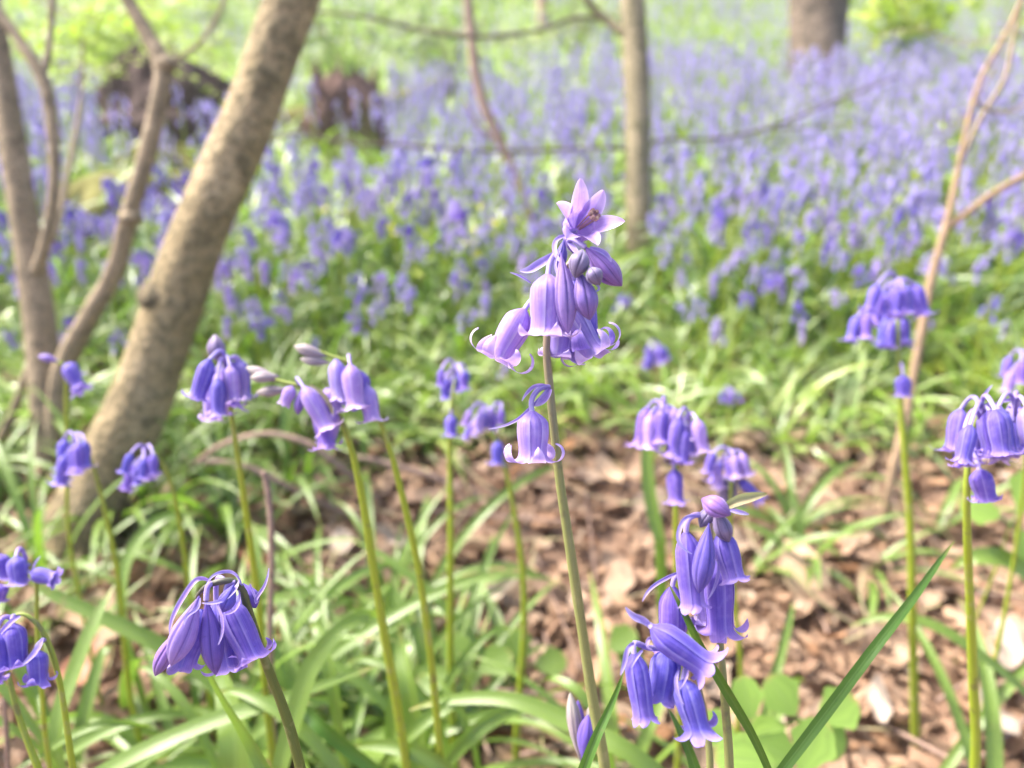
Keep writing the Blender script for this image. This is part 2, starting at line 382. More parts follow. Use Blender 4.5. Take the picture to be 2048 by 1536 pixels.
def flat_leaf_mat(name, col):
    m, t = mat(name); k = N(t); tc, u, v = uvxy(k)
    n = k.noise(tc.outputs['Object'], 120, 4); e = k.math('ABSOLUTE', k.math('MULTIPLY_ADD', u, 2, -1))
    c = k.mix(k.mapr(n, .35, .7, 0, .6), col, tuple(x * .55 for x in col)); c = k.mix(k.mapr(e, 0, .09, .4, 0), c, tuple(x * .6 for x in col))
    k.out(c, .6, .15, bump=n, bstr=.6, bdist=.001, spec=.35); return m
M['dead_pale'] = flat_leaf_mat("dead_leaf_pale", (.47, .37, .29))
M['dead_tan'] = flat_leaf_mat("dead_leaf_tan", (.52, .36, .23))
M['dead_red'] = flat_leaf_mat("dead_leaf_russet", (.36, .17, .10))
def ground_mat():
    m, t = mat("woodland_soil"); k = N(t); tc = k.n("ShaderNodeTexCoord"); g = tc.outputs['Object']
    a = k.noise(g, 1.6, 4); b = k.noise(g, 34, 5, .65)
    c = k.ramp(b, [(.3, (.12, .072, .05)), (.5, (.24, .15, .10)), (.7, (.40, .27, .18))])
    sp = k.n("ShaderNodeSeparateXYZ"); k.l(g, sp.inputs[0])
    gr = k.ramp(b, [(.3, (.10, .125, .04)), (.7, (.22, .25, .09))])
    c = k.mix(k.mapr(k.math('ADD', sp.outputs[1], a), 1.35, 1.75, 0, 1), c, gr)
    k.out(c, .9, bump=b, bstr=.8, bdist=.01, spec=.2); return m
M['ground'] = ground_mat()

# ------------------------------------------------------------------ ground
ys = np.concatenate([np.linspace(-3, 0, 12)[:-1], np.linspace(0, 3, 90)[:-1], 3 + np.linspace(0, 1, 90) ** 2 * 50])
xs = np.sign(np.linspace(-1, 1, 181)) * np.abs(np.linspace(-1, 1, 181)) ** 2.4 * 60
X, Y = np.meshgrid(xs, ys); G = np.stack([X, Y, gh(X, Y)], -1)
g = Geo(); g.grid(G, np.stack([X, Y], -1)); tag(obj("ground", g, M['ground']), kind="structure")

# ------------------------------------------------------------------ leaf litter (ground cover) and the dead leaves that stand out
def dead_leaf(L, W, rng, curl=1.0, cols=7, rows=9, lobed=False):
    t = np.linspace(0, 1, rows); u = np.linspace(-1, 1, cols)
    w = W * .5 * np.sin(math.pi * np.clip(t, .03, .97) ** .85) ** .8
    if lobed: w = w * (1 + .32 * np.sin(t * 19))
    cx = rng.uniform(-.4, 1.6) * curl; cy = rng.uniform(-.5, 1.3) * curl; ph = rng.uniform(0, 6, 3)
    Xg = u[None, :] * w[:, None]; Yg = (t[:, None] - .5) * L + 0 * Xg
    ax = Xg / (W * .5) * cx; Xc = np.sin(ax) / (abs(cx) + .3) * W * .5 * (abs(cx) + .3) / max(abs(cx), .3) if abs(cx) > .3 else Xg
    Z = (1 - np.cos(ax)) * W * .35 * np.sign(cx) + (t[:, None] - .5) ** 2 * cy * L * 1.2 + .05 * L * np.sin(Xg / W * 7 + ph[0] + t[:, None] * 5) * curl
    Z = Z + .03 * L * np.sin(t[:, None] * 11 + ph[1]) * (np.abs(u)[None, :])
    G = np.stack([Xc, Yg, Z], -1); U = np.stack([np.broadcast_to((u + 1) / 2, Z.shape), np.broadcast_to(t[:, None], Z.shape)], -1)
    gg = Geo(); gg.grid(G, U); return gg
def rotm(rx, ry, rz):
    cx, sx, cy, sy, cz, sz = math.cos(rx), math.sin(rx), math.cos(ry), math.sin(ry), math.cos(rz), math.sin(rz)
    return np.array([[cz, -sz, 0], [sz, cz, 0], [0, 0, 1]]) @ np.array([[cy, 0, sy], [0, 1, 0], [-sy, 0, cy]]) @ np.array([[1, 0, 0], [0, cx, -sx], [0, sx, cx]])
rng = np.random.default_rng(5)
protos = [dead_leaf(1, rng.uniform(.45, .75), rng, lobed=(i % 5 == 0)).pack() for i in range(26)]
lit = Geo(); 
for i in range(15500):
    y = rng.uniform(.2, 1.6) if i < 14500 else rng.uniform(1.7, 4); x = rng.uniform(-1.0, 1.0) * (.45 + y * .85)
    V, F, U_, M_ = protos[rng.integers(26)]; s = min(.062, .020 * math.exp(rng.normal(0, .42)) + .004)
    R = rotm(rng.normal(0, .27), rng.normal(0, .27), rng.uniform(0, 6.28))
    lit.raw((V * s) @ R.T + [x, y, gh(x, y) + rng.uniform(.002, .026)], F, U_, M_)
for i in range(260):                                   # bits of twig among the leaves
    y = rng.uniform(.25, 1.5); x = rng.uniform(-1, 1) * (.45 + y * .8); a = rng.uniform(0, 3.14); L = rng.uniform(.02, .09)
    d = np.array([math.cos(a), math.sin(a), rng.normal(0, .15)]) * L; c = np.array([x, y, gh(x, y) + rng.uniform(.01, .03)])
    V, F, U_, M_ = tube(spline([c - d, c + rng.normal(0, .003, 3), c + d], 5), rng.uniform(.0008, .0022), 6).pack()
    lit.raw(V, F, U_, M_ + 1)
for i in range(420):                                   # straw
    y = rng.uniform(.25, 1.4); x = rng.uniform(-1, 1) * (.45 + y * .8); a = rng.uniform(0, 3.14); L = rng.uniform(.02, .07)
    d = np.array([math.cos(a), math.sin(a), rng.normal(0, .2)]) * L; c = np.array([x, y, gh(x, y) + rng.uniform(.018, .034)])
    V, F, U_, M_ = strap(spline([c - d, c + rng.normal(0, .008, 3) * [1, 1, .4], c + d], 7), rng.uniform(.0012, .0035), np.array([0, 0, 1.]), cols=3).pack()
    lit.raw(V, F, U_, M_ + 2)
tag(obj("leaf_litter", lit, [M['litter'], M['twig'], M['dry_grass']]), "brown dead leaves and twig bits covering the woodland floor", "leaf litter", kind="stuff")
dead = [(985, 1245, .062, .026, -1.0, 'dead_pale', "large pale curled dead leaf on the litter beside the tallest stem's left"),
        (788, 1135, .045, .024, 1.4, 'dead_pale', "small whitish upright dead leaf between two bright green stems"),
        (690, 1140, .045, .03, .2, 'dead_pale', "cream dead leaf lying left of the thick bright stem"),
        (1595, 1195, .075, .05, .1, 'dead_tan', "broad tan dead leaf right of the violet cluster on the right"),
        (1990, 1345, .05, .028, -.4, 'dead_pale', "bleached dead leaf at the right edge beyond the tall green stem"),
        (1740, 1460, .04, .02, -.2, 'dead_pale', "pale dead leaf on the litter below the long slanting blade"),
        (200, 1290, .08, .05, .8, 'dead_tan', "lobed tan dead leaf on dark soil at the left, near the trunk"),
        (195, 1400, .055, .045, .1, 'dead_red', "reddish brown dead leaf on dark soil near the lower left corner"),
        (1960, 1500, .045, .03, .3, 'dead_pale', "cream dead leaf in the lower right corner"),
        (1370, 1160, .05, .03, 1.5, 'dead_tan', "tan dead leaf just left of the violet cluster on the right"),
        (1210, 1000, .05, .035, .4, 'dead_tan', "tan dead leaf on the litter behind the tallest stem"),
        (520, 1165, .055, .035, .6, 'dead_red', "russet dead leaf behind the nodding left cluster")]
for i, (px, py, L, W, rz, mt, lab) in enumerate(dead):
    p = pix_ground(px, py); r2 = np.random.default_rng(i + 40)
    gg = dead_leaf(L, W, r2, curl=.8, cols=11, rows=17, lobed="lobed" in lab).xf(rotm(r2.normal(0, .2) + .25, r2.normal(0, .2), rz), [0, 0, .034])
    o = link("dead_leaf", gg.mesh("dead_leaf", M[mt]), loc=tuple([p[0], p[1], float(gh(p[0], p[1]))])); tag(o, lab, "dead leaf")

# ------------------------------------------------------------------ trees, saplings, twigs
def limb(pts, seg, n=None, rough=.05, seed=0):
    """pts: (px, py, depth, width in photo pixels)"""
    r = np.random.default_rng(seed)
    c = spline([[*P(*p[:3]), p[3] * p[2] / FPX / 2] for p in pts], n or max(12, len(pts) * 7)); ww = np.maximum(c[:, 3], 1e-4); c = c[:, :3]
    return tube(c, ww, seg, rough, r)
def knot(px, py, d, wpx, seed=1):
    r = wpx * d / FPX / 2; c = P(px, py, d)
    return tube(spline([c - [0, 0, r * .9], c, c + [0, 0, r * .9]], 7), np.array([.3, .8, 1.05, 1.1, 1.0, .75, .25]) * r, 12, .12, np.random.default_rng(seed))
def tree(name, base, label, cat, parts, group=None):
    t = empty(name, base, label, cat, group)
    for pn, geo, m in parts: obj(pn, geo, m, t, base)
    return t
b = pix_ground(120, 1215)
trunk = limb([(118, 1290, .87, 235), (138, 1180, .865, 196), (166, 1060, .86, 156), (226, 920, .85, 130), (284, 795, .85, 118), (322, 680, .85, 113), (360, 570, .85, 108), (400, 460, .85, 108), (452, 340, .85, 108), (505, 220, .85, 104), (552, 90, .85, 102), (592, -20, .85, 100), (650, -200, .86, 96), (720, -450, .88, 88)], 40, 110, .035, 3)
tree("leaning_tree", b, "thick pale brown trunk leaning right from the lower left, rough bark", "tree",
     [("trunk", trunk, M['bark']), ("root", limb([(160, 1180, .86, 120), (240, 1235, .85, 60), (310, 1262, .86, 22)], 14, 14, .08, 5), M['bark'])]
     + [("knot", knot(*q), M['bark_knot']) for q in [(425, 432, .848, 76, 3), (325, 590, .842, 84, 4)]])
b = pix_ground(95, 1050)
S = [("trunk", limb([(95, 1075, 1.0, 60), (98, 960, 1.0, 62), (92, 800, 1.0, 62), (80, 650, 1.0, 60), (58, 500, 1.0, 56), (30, 320, 1.0, 50), (5, 150, 1.0, 46), (-20, 0, 1.0, 42), (-50, -200, 1.0, 38)], 22, 60, .03, 7)),
     ("branch", limb([(110, 960, 1.0, 40), (112, 850, .99, 42), (128, 735, .98, 42), (175, 640, .97, 40), (228, 545, .96, 36), (258, 430, .95, 36), (288, 330, .95, 34), (315, 220, .95, 36), (325, 130, .95, 36), (295, 70, .95, 30), (245, -20, .95, 27), (190, -140, .95, 24)], 18, 80, .05, 9)),
     ("branch", limb([(72, 545, .99, 26), (95, 470, .98, 24), (108, 370, .98, 22), (105, 260, .98, 24), (88, 165, .98, 26), (45, 90, .98, 22), (-5, 20, .98, 20), (-60, -60, .98, 18)], 14, 50, .05, 11)),
     ("branch", limb([(86, 160, .98, 16), (98, 90, .99, 14), (105, 0, 1.0, 13), (112, -120, 1.0, 12)], 10, 20, .05, 12)),
     ("branch", limb([(98, 705, 1.0, 22), (60, 740, 1.0, 20), (25, 830, 1.0, 18), (-5, 890, 1.0, 18), (-40, 950, 1.0, 15)], 10, 24, .06, 13)),
     ("branch", limb([(328, 128, .95, 14), (365, 112, .96, 9), (400, 85, .97, 8), (440, 20, .98, 7), (460, -60, 1, 6)], 8, 24, .05, 14)),
     ("branch", limb([(108, 480, 1.1, 12), (135, 350, 1.15, 12), (160, 210, 1.2, 9), (165, 80, 1.2, 6)], 8, 24, .05, 15))]
t = tree("hazel_shrub", b, "pale shrub with several crooked stems at the left edge", "shrub", [(n_, g_, M['bark_pale']) for n_, g_ in S])
obj("knot", knot(262, 435, .95, 44), M['bark_pale'], t, b); obj("knot", knot(330, 128, .95, 44, 2), M['bark_pale'], t, b)
b = pix_ground(1285, 560)
d = 1.62
tree("slender_tree", b, "slender upright grey brown trunk in the middle distance, right of the tallest flower", "tree",
     [("trunk", limb([(1292, 600, d + .06, 58), (1278, 500, d, 50), (1276, 380, d, 50), (1276, 220, d, 50), (1270, 90, d, 52), (1265, 0, d, 50), (1258, -200, d, 48), (1250, -600, d, 45)], 26, 60, .03, 17), M['bark_slim']),
      ("branch", limb([(1268, 80, d - .01, 26), (1225, 50, d, 18), (1185, 15, d, 16), (1160, -30, d, 15), (1130, -120, d, 13)], 10, 24, .06, 18), M['bark_slim']),
      ("branch", limb([(1195, 38, d, 8), (1150, 36, d, 9), (1080, 60, d, 9), (960, 74, d, 9), (850, 62, d, 8), (740, 36, d, 7), (640, 24, d, 6), (560, 22, d, 4)], 7, 50, .05, 19), M['twig_dark']),
      ("branch", limb([(1262, 300, d, 8), (1180, 296, d, 6), (1060, 302, d, 6), (930, 300, d, 7), (800, 290, d, 7), (680, 286, d, 7), (600, 266, d, 7), (530, 288, d, 5)], 7, 50, .05, 20), M['twig_dark']),
      ("branch", limb([(1290, 295, d, 7), (1330, 280, d, 6), (1430, 278, d, 6), (1540, 255, d, 5), (1640, 215, d, 5), (1740, 175, d, 4), (1800, 152, d, 3)], 7, 40, .05, 21), M['twig_dark']),
      ("branch", limb([(1520, 258, d, 4), (1600, 256, d, 4), (1700, 248, d, 3)], 6, 16, .05, 22), M['twig_dark'])])
b = pix_ground(1770, 1075)
d = .86
tree("sapling", b, "thin tan forked sapling rising at the right, leafless", "sapling",
     [("trunk", limb([(1762, 1110, d + .04, 20), (1782, 960, d, 18), (1812, 830, d, 18), (1838, 690, d, 18), (1862, 560, d, 17), (1890, 460, d, 16), (1912, 360, d, 12), (1935, 250, d, 11), (1965, 150, d, 10), (2010, 70, d, 9), (2060, -40, d, 10), (2100, -160, d, 8)], 14, 70, .05, 23), M['bark_red']),
      ("branch", limb([(1893, 455, d, 17), (1935, 425, d, 15), (1990, 385, d, 15), (2060, 345, d, 14), (2150, 290, d, 12)], 10, 24, .05, 24), M['bark_red']),
      ("branch", limb([(1915, 340, d + .01, 10), (1965, 230, d + .02, 10), (2008, 160, d + .03, 10), (2030, 60, d + .04, 9), (2048, -40, d + .05, 8)], 8, 24, .05, 25), M['bark_pale']),
      ("branch", limb([(1950, 200, d, 7), (2000, 225, d, 6), (2060, 200, d, 5)], 6, 14, .05, 26), M['bark_pale'])])
b = pix_ground(1633, 235); dd = 4.3
dd = float(np.dot(b - CAMP, CF))
tree("far_tree", b, "broad dark brown trunk far back at the top right", "tree",
     [("trunk", limb([(1640, 260, dd, 150), (1640, 200, dd, 125), (1636, 130, dd, 112), (1636, 60, dd, 110), (1638, 0, dd, 112), (1642, -150, dd, 112), (1650, -500, dd, 110)], 26, 40, .06, 27), M['bark_far'])])
b = pix_ground(1085, 75); dd = float(np.dot(b - CAMP, CF))
tree("far_sapling", b, "faint pinkish stem far back at the top centre", "tree", [("trunk", limb([(1088, 95, dd, 26), (1086, 40, dd, 24), (1084, -20, dd, 24), (1080, -200, dd, 22)], 12, 20, .04, 28), M['bark_red'])])
b = pix_ground(1092, 520); d = 1.75
tree("bent_sapling", b, "thin bent reddish sapling left of the slender trunk", "sapling",
     [("trunk", limb([(1095, 560, d, 14), (1075, 470, d, 15), (1050, 400, d, 16), (1022, 330, d, 18), (995, 270, d, 20), (968, 210, d, 22), (950, 140, d, 20), (942, 60, d, 20), (935, 0, d, 18), (925, -150, d, 16)], 12, 50, .05, 29), M['twig']),
      ("branch", limb([(1022, 330, d, 8), (1010, 300, d, 7), (960, 255, d, 6), (930, 200, d, 4)], 6, 14, .05, 30), M['twig'])])
# fallen twigs near the ground
for nm, pts, lab in [
    ("fallen_twig", [(395, 925, .80, 10), (455, 885, .78, 11), (540, 868, .77, 12), (620, 890, .77, 14), (680, 935, .78, 14), (760, 1010, .84, 13)], "brown arching twig behind the bright green stems"),
    ("fallen_twig", [(380, 925, .83, 9), (480, 930, .83, 12), (560, 965, .84, 14), (640, 1005, .86, 14), (720, 1040, .88, 10)], "straight brown twig sloping down behind the nodding left cluster"),
    ("fallen_twig", [(720, 915, .93, 12), (800, 935, .93, 14), (900, 965, .93, 16), (990, 1000, .93, 16), (1060, 1035, .93, 12)], "grey brown stick lying on the litter left of the tallest stem"),
    ("upright_twig", [(528, 945, .45, 13), (540, 1020, .45, 13), (543, 1120, .45, 13), (540, 1260, .45, 12), (545, 1400, .46, 12), (550, 1560, .48, 11)], "thin pinkish brown upright twig behind the nodding left cluster"),
    ("fallen_twig", [(2, 1230, .40, 10), (8, 1350, .40, 10), (15, 1500, .41, 10), (20, 1600, .42, 10)], "thin brown upright twig at the lower left edge"),
    ("fallen_twig", [(130, 1365, .75, 8), (200, 1360, .75, 12), (300, 1362, .76, 10), (420, 1375, .78, 7)], "brown twig lying flat on dark soil at the lower left")]:
    p0 = P(*pts[-1][:3]); o = obj(nm, limb(pts, 9, 40, .08, 31), M['twig'], None, [p0[0], p0[1], max(p0[2], float(gh(p0[0], p0[1])))]); tag(o, lab, "twig")

# ------------------------------------------------------------------ rotten log and stumps in the left distance
def lump(c, size, seed, n=34, amp=.16, top=None):
    r = np.random.default_rng(seed); th = np.arange(n) / n * 2 * math.pi; t = np.linspace(0, 1, n // 2)
    ph = r.uniform(0, 6, 12)
    T, A = np.meshgrid(t, th, indexing='ij')
    rad = np.sin(np.clip(T, .02, .98) * math.pi) ** .38 * np.where(T < .5, .82 + .36 * T, 1)
    k_ = 1 + amp * (np.sin(3 * A + ph[0] + 4 * T) + .7 * np.sin(5 * A + ph[1] - 7 * T) + .5 * np.sin(9 * A + ph[2] + 11 * T) + .35 * np.sin(13 * A + ph[3] + 2 * np.sin(6 * T)) + .3 * np.sin(23 * A + ph[5] + 3 * T))
    G = np.stack([c[0] + size[0] * rad * k_ * np.cos(A), c[1] + size[1] * rad * k_ * np.sin(A), c[2] + size[2] * (1 - 2 * T) * (1 + amp * .5 * np.sin(3 * A + ph[4]) + amp * .4 * np.sin(8 * A + ph[6]))], -1)
    gg = Geo(); gg.grid(G, np.stack([A, T], -1), close=True); return gg
def onground(px, py):
    p = pix_ground(px, py); return np.array([p[0], p[1], float(gh(p[0], p[1]))]), float(np.dot(p - CAMP, CF))
b, dd = onground(250, 500)
lg = limb([(110, 425, dd, 80), (180, 412, dd, 108), (240, 404, dd, 112), (320, 400, dd + .1, 108), (390, 394, dd + .2, 95), (460, 385, dd + .3, 70)], 36, 90, .09, 41)
tree("mossy_log", b, "dark rotten log with yellow moss on top, left behind the leaning trunk", "log", [("log", lg, M['rot']),
     ("branch_stub", limb([(205, 395, dd - .08, 70), (190, 440, dd - .16, 56), (180, 470, dd - .22, 36)], 14, 12, .14, 42), M['rot'])])
def shards(c, size, k_, seed, hgt):
    r = np.random.default_rng(seed); gg = Geo()
    for i in range(k_):
        a = r.uniform(0, 6.28); q = r.uniform(.5, 1.0); p = c + np.array([math.cos(a) * size[0] * q, math.sin(a) * size[1] * q, size[2] * r.uniform(-.6, .5)])
        L = hgt * r.uniform(.4, 1.2); e = p + np.array([r.normal(0, .15) * L, r.normal(0, .15) * L, L]); w_ = size[0] * r.uniform(.06, .2)
        gg.add(tube(spline([p, (p + e) / 2 + r.normal(0, .03, 3) * L, e], 7), w_ * np.array([.9, 1, .9, .75, .55, .35, .1]), 7, .2, r))
    return gg
b, dd = onground(335, 345); u_ = dd / FPX
c_ = b + np.array([0, .12, 105 * u_]); gg = lump(c_, (122 * u_, 95 * u_, 115 * u_), 43, n=60); gg.add(shards(c_, (122 * u_, 95 * u_, 115 * u_), 26, 5, 90 * u_))
o = obj("rotten_stump", gg, M['rot_bare'], None, b); tag(o, "dark crumbling stump behind the crooked shrub stems", "stump")
b, dd = onground(300, 360); u_ = dd / FPX
o = obj("fallen_log", limb([(190, 262, dd, 40), (260, 250, dd, 62), (350, 262, dd, 70), (430, 285, dd + .1, 60), (520, 292, dd + .2, 48), (590, 288, dd + .3, 30)], 24, 60, .13, 47), M['rot_bare'], None, b); tag(o, "grey brown fallen log lying before the dark stump, running behind the leaning trunk", "log")
b, dd = onground(340, 405); u_ = dd / FPX
o = obj("mossy_mound", lump(b + np.array([0, 0, 52 * u_]), (95 * u_, 60 * u_, 58 * u_), 46, n=60), M['rot'], None, b); tag(o, "low mossy mound at the foot of the dark stump", "mound")
b, dd = onground(690, 345); u_ = dd / FPX
c_ = b + np.array([0, .1, 88 * u_]); gg = lump(c_, (78 * u_, 64 * u_, 92 * u_), 44, n=60, amp=.11); gg.add(shards(c_, (78 * u_, 64 * u_, 92 * u_), 34, 6, 80 * u_))
o = obj("broken_stump", gg, M['stump'], None, b); tag(o, "reddish brown broken stump right of the leaning trunk", "stump")
b, dd = onground(590, 320)
o = obj("fallen_log", limb([(520, 262, dd, 40), (580, 250, dd, 60), (650, 240, dd + .15, 66), (760, 215, dd + .4, 50), (900, 170, dd + .9, 36)], 20, 40, .12, 45), M['rot'], None, b); tag(o, "dark fallen log beside the reddish brown stump", "log")

# ------------------------------------------------------------------ generic bluebell geometry (local, base at origin)
def bb_leaf(L, W, az, rng, lean=.5, droop=1.0, n=12, cols=5, z0=0):
    t = np.linspace(0, 1, n); a = lean; pts = [np.array([0, 0, z0])]; ds = L / (n - 1)
    for i in range(1, n):
        ang = a + droop * (i / n) ** 1.6 * 1.7
        pts.append(pts[-1] + ds * np.array([math.cos(az) * math.sin(ang), math.sin(az) * math.sin(ang), math.cos(ang)]))
        pts[-1][2] = max(pts[-1][2], .004 + .002 * (i % 2))
    pts = np.array(pts); side = np.array([-math.sin(az), math.cos(az), 0]); sw = rng.normal(0, .08) * L
    pts = pts + side * (t ** 2 * sw)[:, None]
    nor = np.array([-math.cos(az) * .8, -math.sin(az) * .8, .6])
    return strap(pts, leafwid(n, W), nor, fold=.35, cols=cols, twist=rng.normal(0, .5))
def raceme_stem(H, nod, az, rng, n=16):
    d = np.array([math.cos(az), math.sin(az), 0]); ln = rng.normal(0, .05, 2)
    return spline([[0, 0, 0], [ln[0] * H * .4, ln[1] * H * .4, H * .45], [ln[0] * H, ln[1] * H, H * .8],
                   np.array([ln[0] * H, ln[1] * H, H * .96]) + d * nod * .35, np.array([ln[0] * H, ln[1] * H, H * .97]) + d * nod], n)
def orient_bell(gg, base, dirv, roll):
    return gg.xf(frame(dirv, roll), base)
def head_layout(st, nf, az, rng, size=1.0, lo=.70):
    """hanging bells around the upper part of the stem: list of (attach, base, dir, kind)"""
    out = []; n = len(st)
    for i in range(nf):
        f = i / max(1, nf - 1); idx = (lo + (.995 - lo) * f) * (n - 1); a = st[int(idx)] * (1 - idx % 1) + st[min(n - 1, int(idx) + 1)] * (idx % 1)
        ang = az + rng.normal(0, .9) + (i % 3 - 1) * 1.1
        o = np.array([math.cos(ang), math.sin(ang), 0]); off = rng.uniform(.006, .013) * size * (1 - .4 * f)
        base = a + o * off + [0, 0, .003 * size * (1 - f)]
        dirv = o * rng.uniform(.05, .45) + [0, 0, -1]
        out.append((a, base, nrm(dirv), 'bud' if f > .80 and rng.random() < .7 else 'bell'))
    return out
def low_bell(L, R, curl):
    th = np.arange(6) / 6 * 2 * math.pi; t = np.array([0, .18, .55, .85, 1.02, .93]); r = np.array([.2, .85, 1, 1.02, 1.45, 1.75]) * R
    if curl < .5: r = np.array([.2, .9, 1, .8, .35, .1]) * R; t = np.array([0, .2, .5, .8, .97, 1.0])
    G = np.stack([r[:, None] * np.cos(th), r[:, None] * np.sin(th), L * t[:, None] + 0 * th], -1)
    U = np.stack([np.broadcast_to(np.array([.3, .8, .3, .8, .3, .8]), G.shape[:2]), np.broadcast_to(np.linspace(0, 1, 6)[:, None], G.shape[:2])], -1)
    g = Geo(); g.grid(G, U, close=True); return g

PET = ['petal', 'petal_violet', 'petal_blue']
def build_proto(seed, H, nf, petal, detail, label, cat, group, parts=True):
    rng = np.random.default_rng(seed); az = rng.uniform(0, 6.28)
    st = raceme_stem(H, rng.uniform(.012, .03), az, rng)
    gs = tube(st, np.linspace(.0024, .0011, len(st)), 7)
    fl = []
    for a, base, dv, kd in head_layout(st, nf, az, rng, 1.0, .70 if detail > 1 else .50):
        L = rng.uniform(.0115, .0145); R = rng.uniform(.0028, .0036)
        if kd == 'bud': gg = bud(L * .8, R * .85, 9, 18) if detail > 1 else low_bell(L * .8, R * .85, 0)
        elif detail > 1: gg = bell(L, R, rng.uniform(2.2, 4.2), .45, rng, (6, 7), 4, 1.2)
        else: gg = low_bell(L, R, 2)
        gg = orient_bell(gg, base, dv, rng.uniform(0, 6))
        ped = tube(spline([a, (a + base) / 2 + [0, 0, .003], base], 4), .0006, 5)
        fl.append((gg, ped, kd))
    lv = [bb_leaf(rng.uniform(.16, .27), rng.uniform(.007, .012), rng.uniform(0, 6.28), rng, rng.uniform(.2, .7), rng.uniform(.5, 1.1), 10, 3 if detail < 2 else 5) for _ in range(4)]
    mats = [M['stem_bright'], M[petal], M['leaf_far'] if detail < 2 else M['leaf']]
    if parts:
        r = empty("bluebell", (0, 0, 0), label, cat, group)
        link("stem", gs.mesh("stem", mats[0]), r)
        for gg, ped, kd in fl:
            gg.m = [np.zeros_like(x) for x in gg.m]; c = Geo(); c.add(gg)
            V, F, U_, M_ = ped.pack(); c.raw(V, F, U_, M_ + 1)
            link("flower" if kd == 'bell' else "bud", c.mesh("flower", [mats[1], mats[1]]), r)
        for l_ in lv: link("leaf", l_.mesh("leaf", mats[2]), r)
        return r
    c = Geo(); V, F, U_, M_ = gs.pack(); c.raw(V, F, U_, M_)
    for gg, ped, kd in fl:
        for q in (gg, ped): V, F, U_, M_ = q.pack(); c.raw(V, F, U_, M_ * 0 + 1)
    for l_ in lv: V, F, U_, M_ = l_.pack(); c.raw(V, F, U_, M_ * 0 + 2)
    return c, mats

# zones: the label names what the zone is found beside
def to_pix(p):
    v = p - CAMP; d = v @ CF; return 1024 + FPX * (v @ CR) / d, 768 - FPX * (v @ CU) / d, d
def zone(px):
    if px < 330: return ("blurred bluebell in flower behind the crooked shrub at the left", "bluebells behind the crooked shrub")
    if px < 960: return ("blurred bluebell between the leaning trunk and the tallest flower", "bluebells between the leaning trunk and the tallest flower")
    if px < 1290: return ("blurred bluebell behind the tallest flower, before the slender trunk", "bluebells around the foot of the slender trunk")
    if px < 1840: return ("blurred bluebell between the slender trunk and the tan sapling", "bluebells between the slender trunk and the tan sapling")
    return ("blurred bluebell at the right, behind the tan forked sapling", "bluebells behind the tan sapling")
rng = np.random.default_rng(77)
cands = []
tries = 0
while len(cands) < 290 and tries < 90000:
    tries += 1
    y = .90 + .68 * rng.random() ** .9; x = rng.uniform(-1, 1) * (.22 + .70 * y)
    px, py, d = to_pix(np.array([x, y, .22]))
    if px < -30 or px > 2080: continue
    dens = smooth(.9, 1.12, y) * .85 + .15
    dens *= .78 + .22 * math.sin(x * 5.1 + 1.0 + 2 * math.sin(y * 3.3))
    if px > 1250: dens *= .6
    if 1225 < px < 1320: continue
    if rng.random() > dens: continue
    if px < 480 and 330 < py < 470 and rng.random() < .6: continue
    if any((x - a) ** 2 + (y - b_) ** 2 < (.022) ** 2 for a, b_ in cands): continue
    cands.append((x, y))
cands.sort(key=lambda c: c[1])
protoA = [build_proto(100 + i, .23 + .015 * (i % 3), 6 + i % 4, ['carpet_petal', 'petal_violet', 'carpet_petal', 'petal'][i % 4], 2, "x", "bluebell", "x") for i in range(8)]
protoB = [build_proto(200 + i, .23 + .012 * (i % 4), 7 + i % 4, ['carpet_petal', 'petal_violet', 'carpet_petal'][i % 3], 2, None, None, None, parts=False) for i in range(8)]
protoB = [g_.mesh("bluebell", m_) for g_, m_ in protoB]
usedA = set()
for i, (x, y) in enumerate(cands):
    k_ = rng.integers(8)
    if i < 90:
        o = protoA[k_] if k_ not in usedA else copy_tree(protoA[k_]); usedA.add(k_)
    else:
        o = link("bluebell", protoB[k_])
    o.location = (x, y, float(gh(x, y)) - .004); o.rotation_euler = (rng.normal(0, .06), rng.normal(0, .06), rng.uniform(0, 6.28))
    s = rng.uniform(.82, 1.15); 
    if y < 1.3: s *= .62 + .3 * (y - .9) / .4
    o.scale = (s, s, s)
    px, py, d = to_pix(np.array([x, y, .24])); lab, grp = zone(px); tag(o, lab, "bluebell", grp)

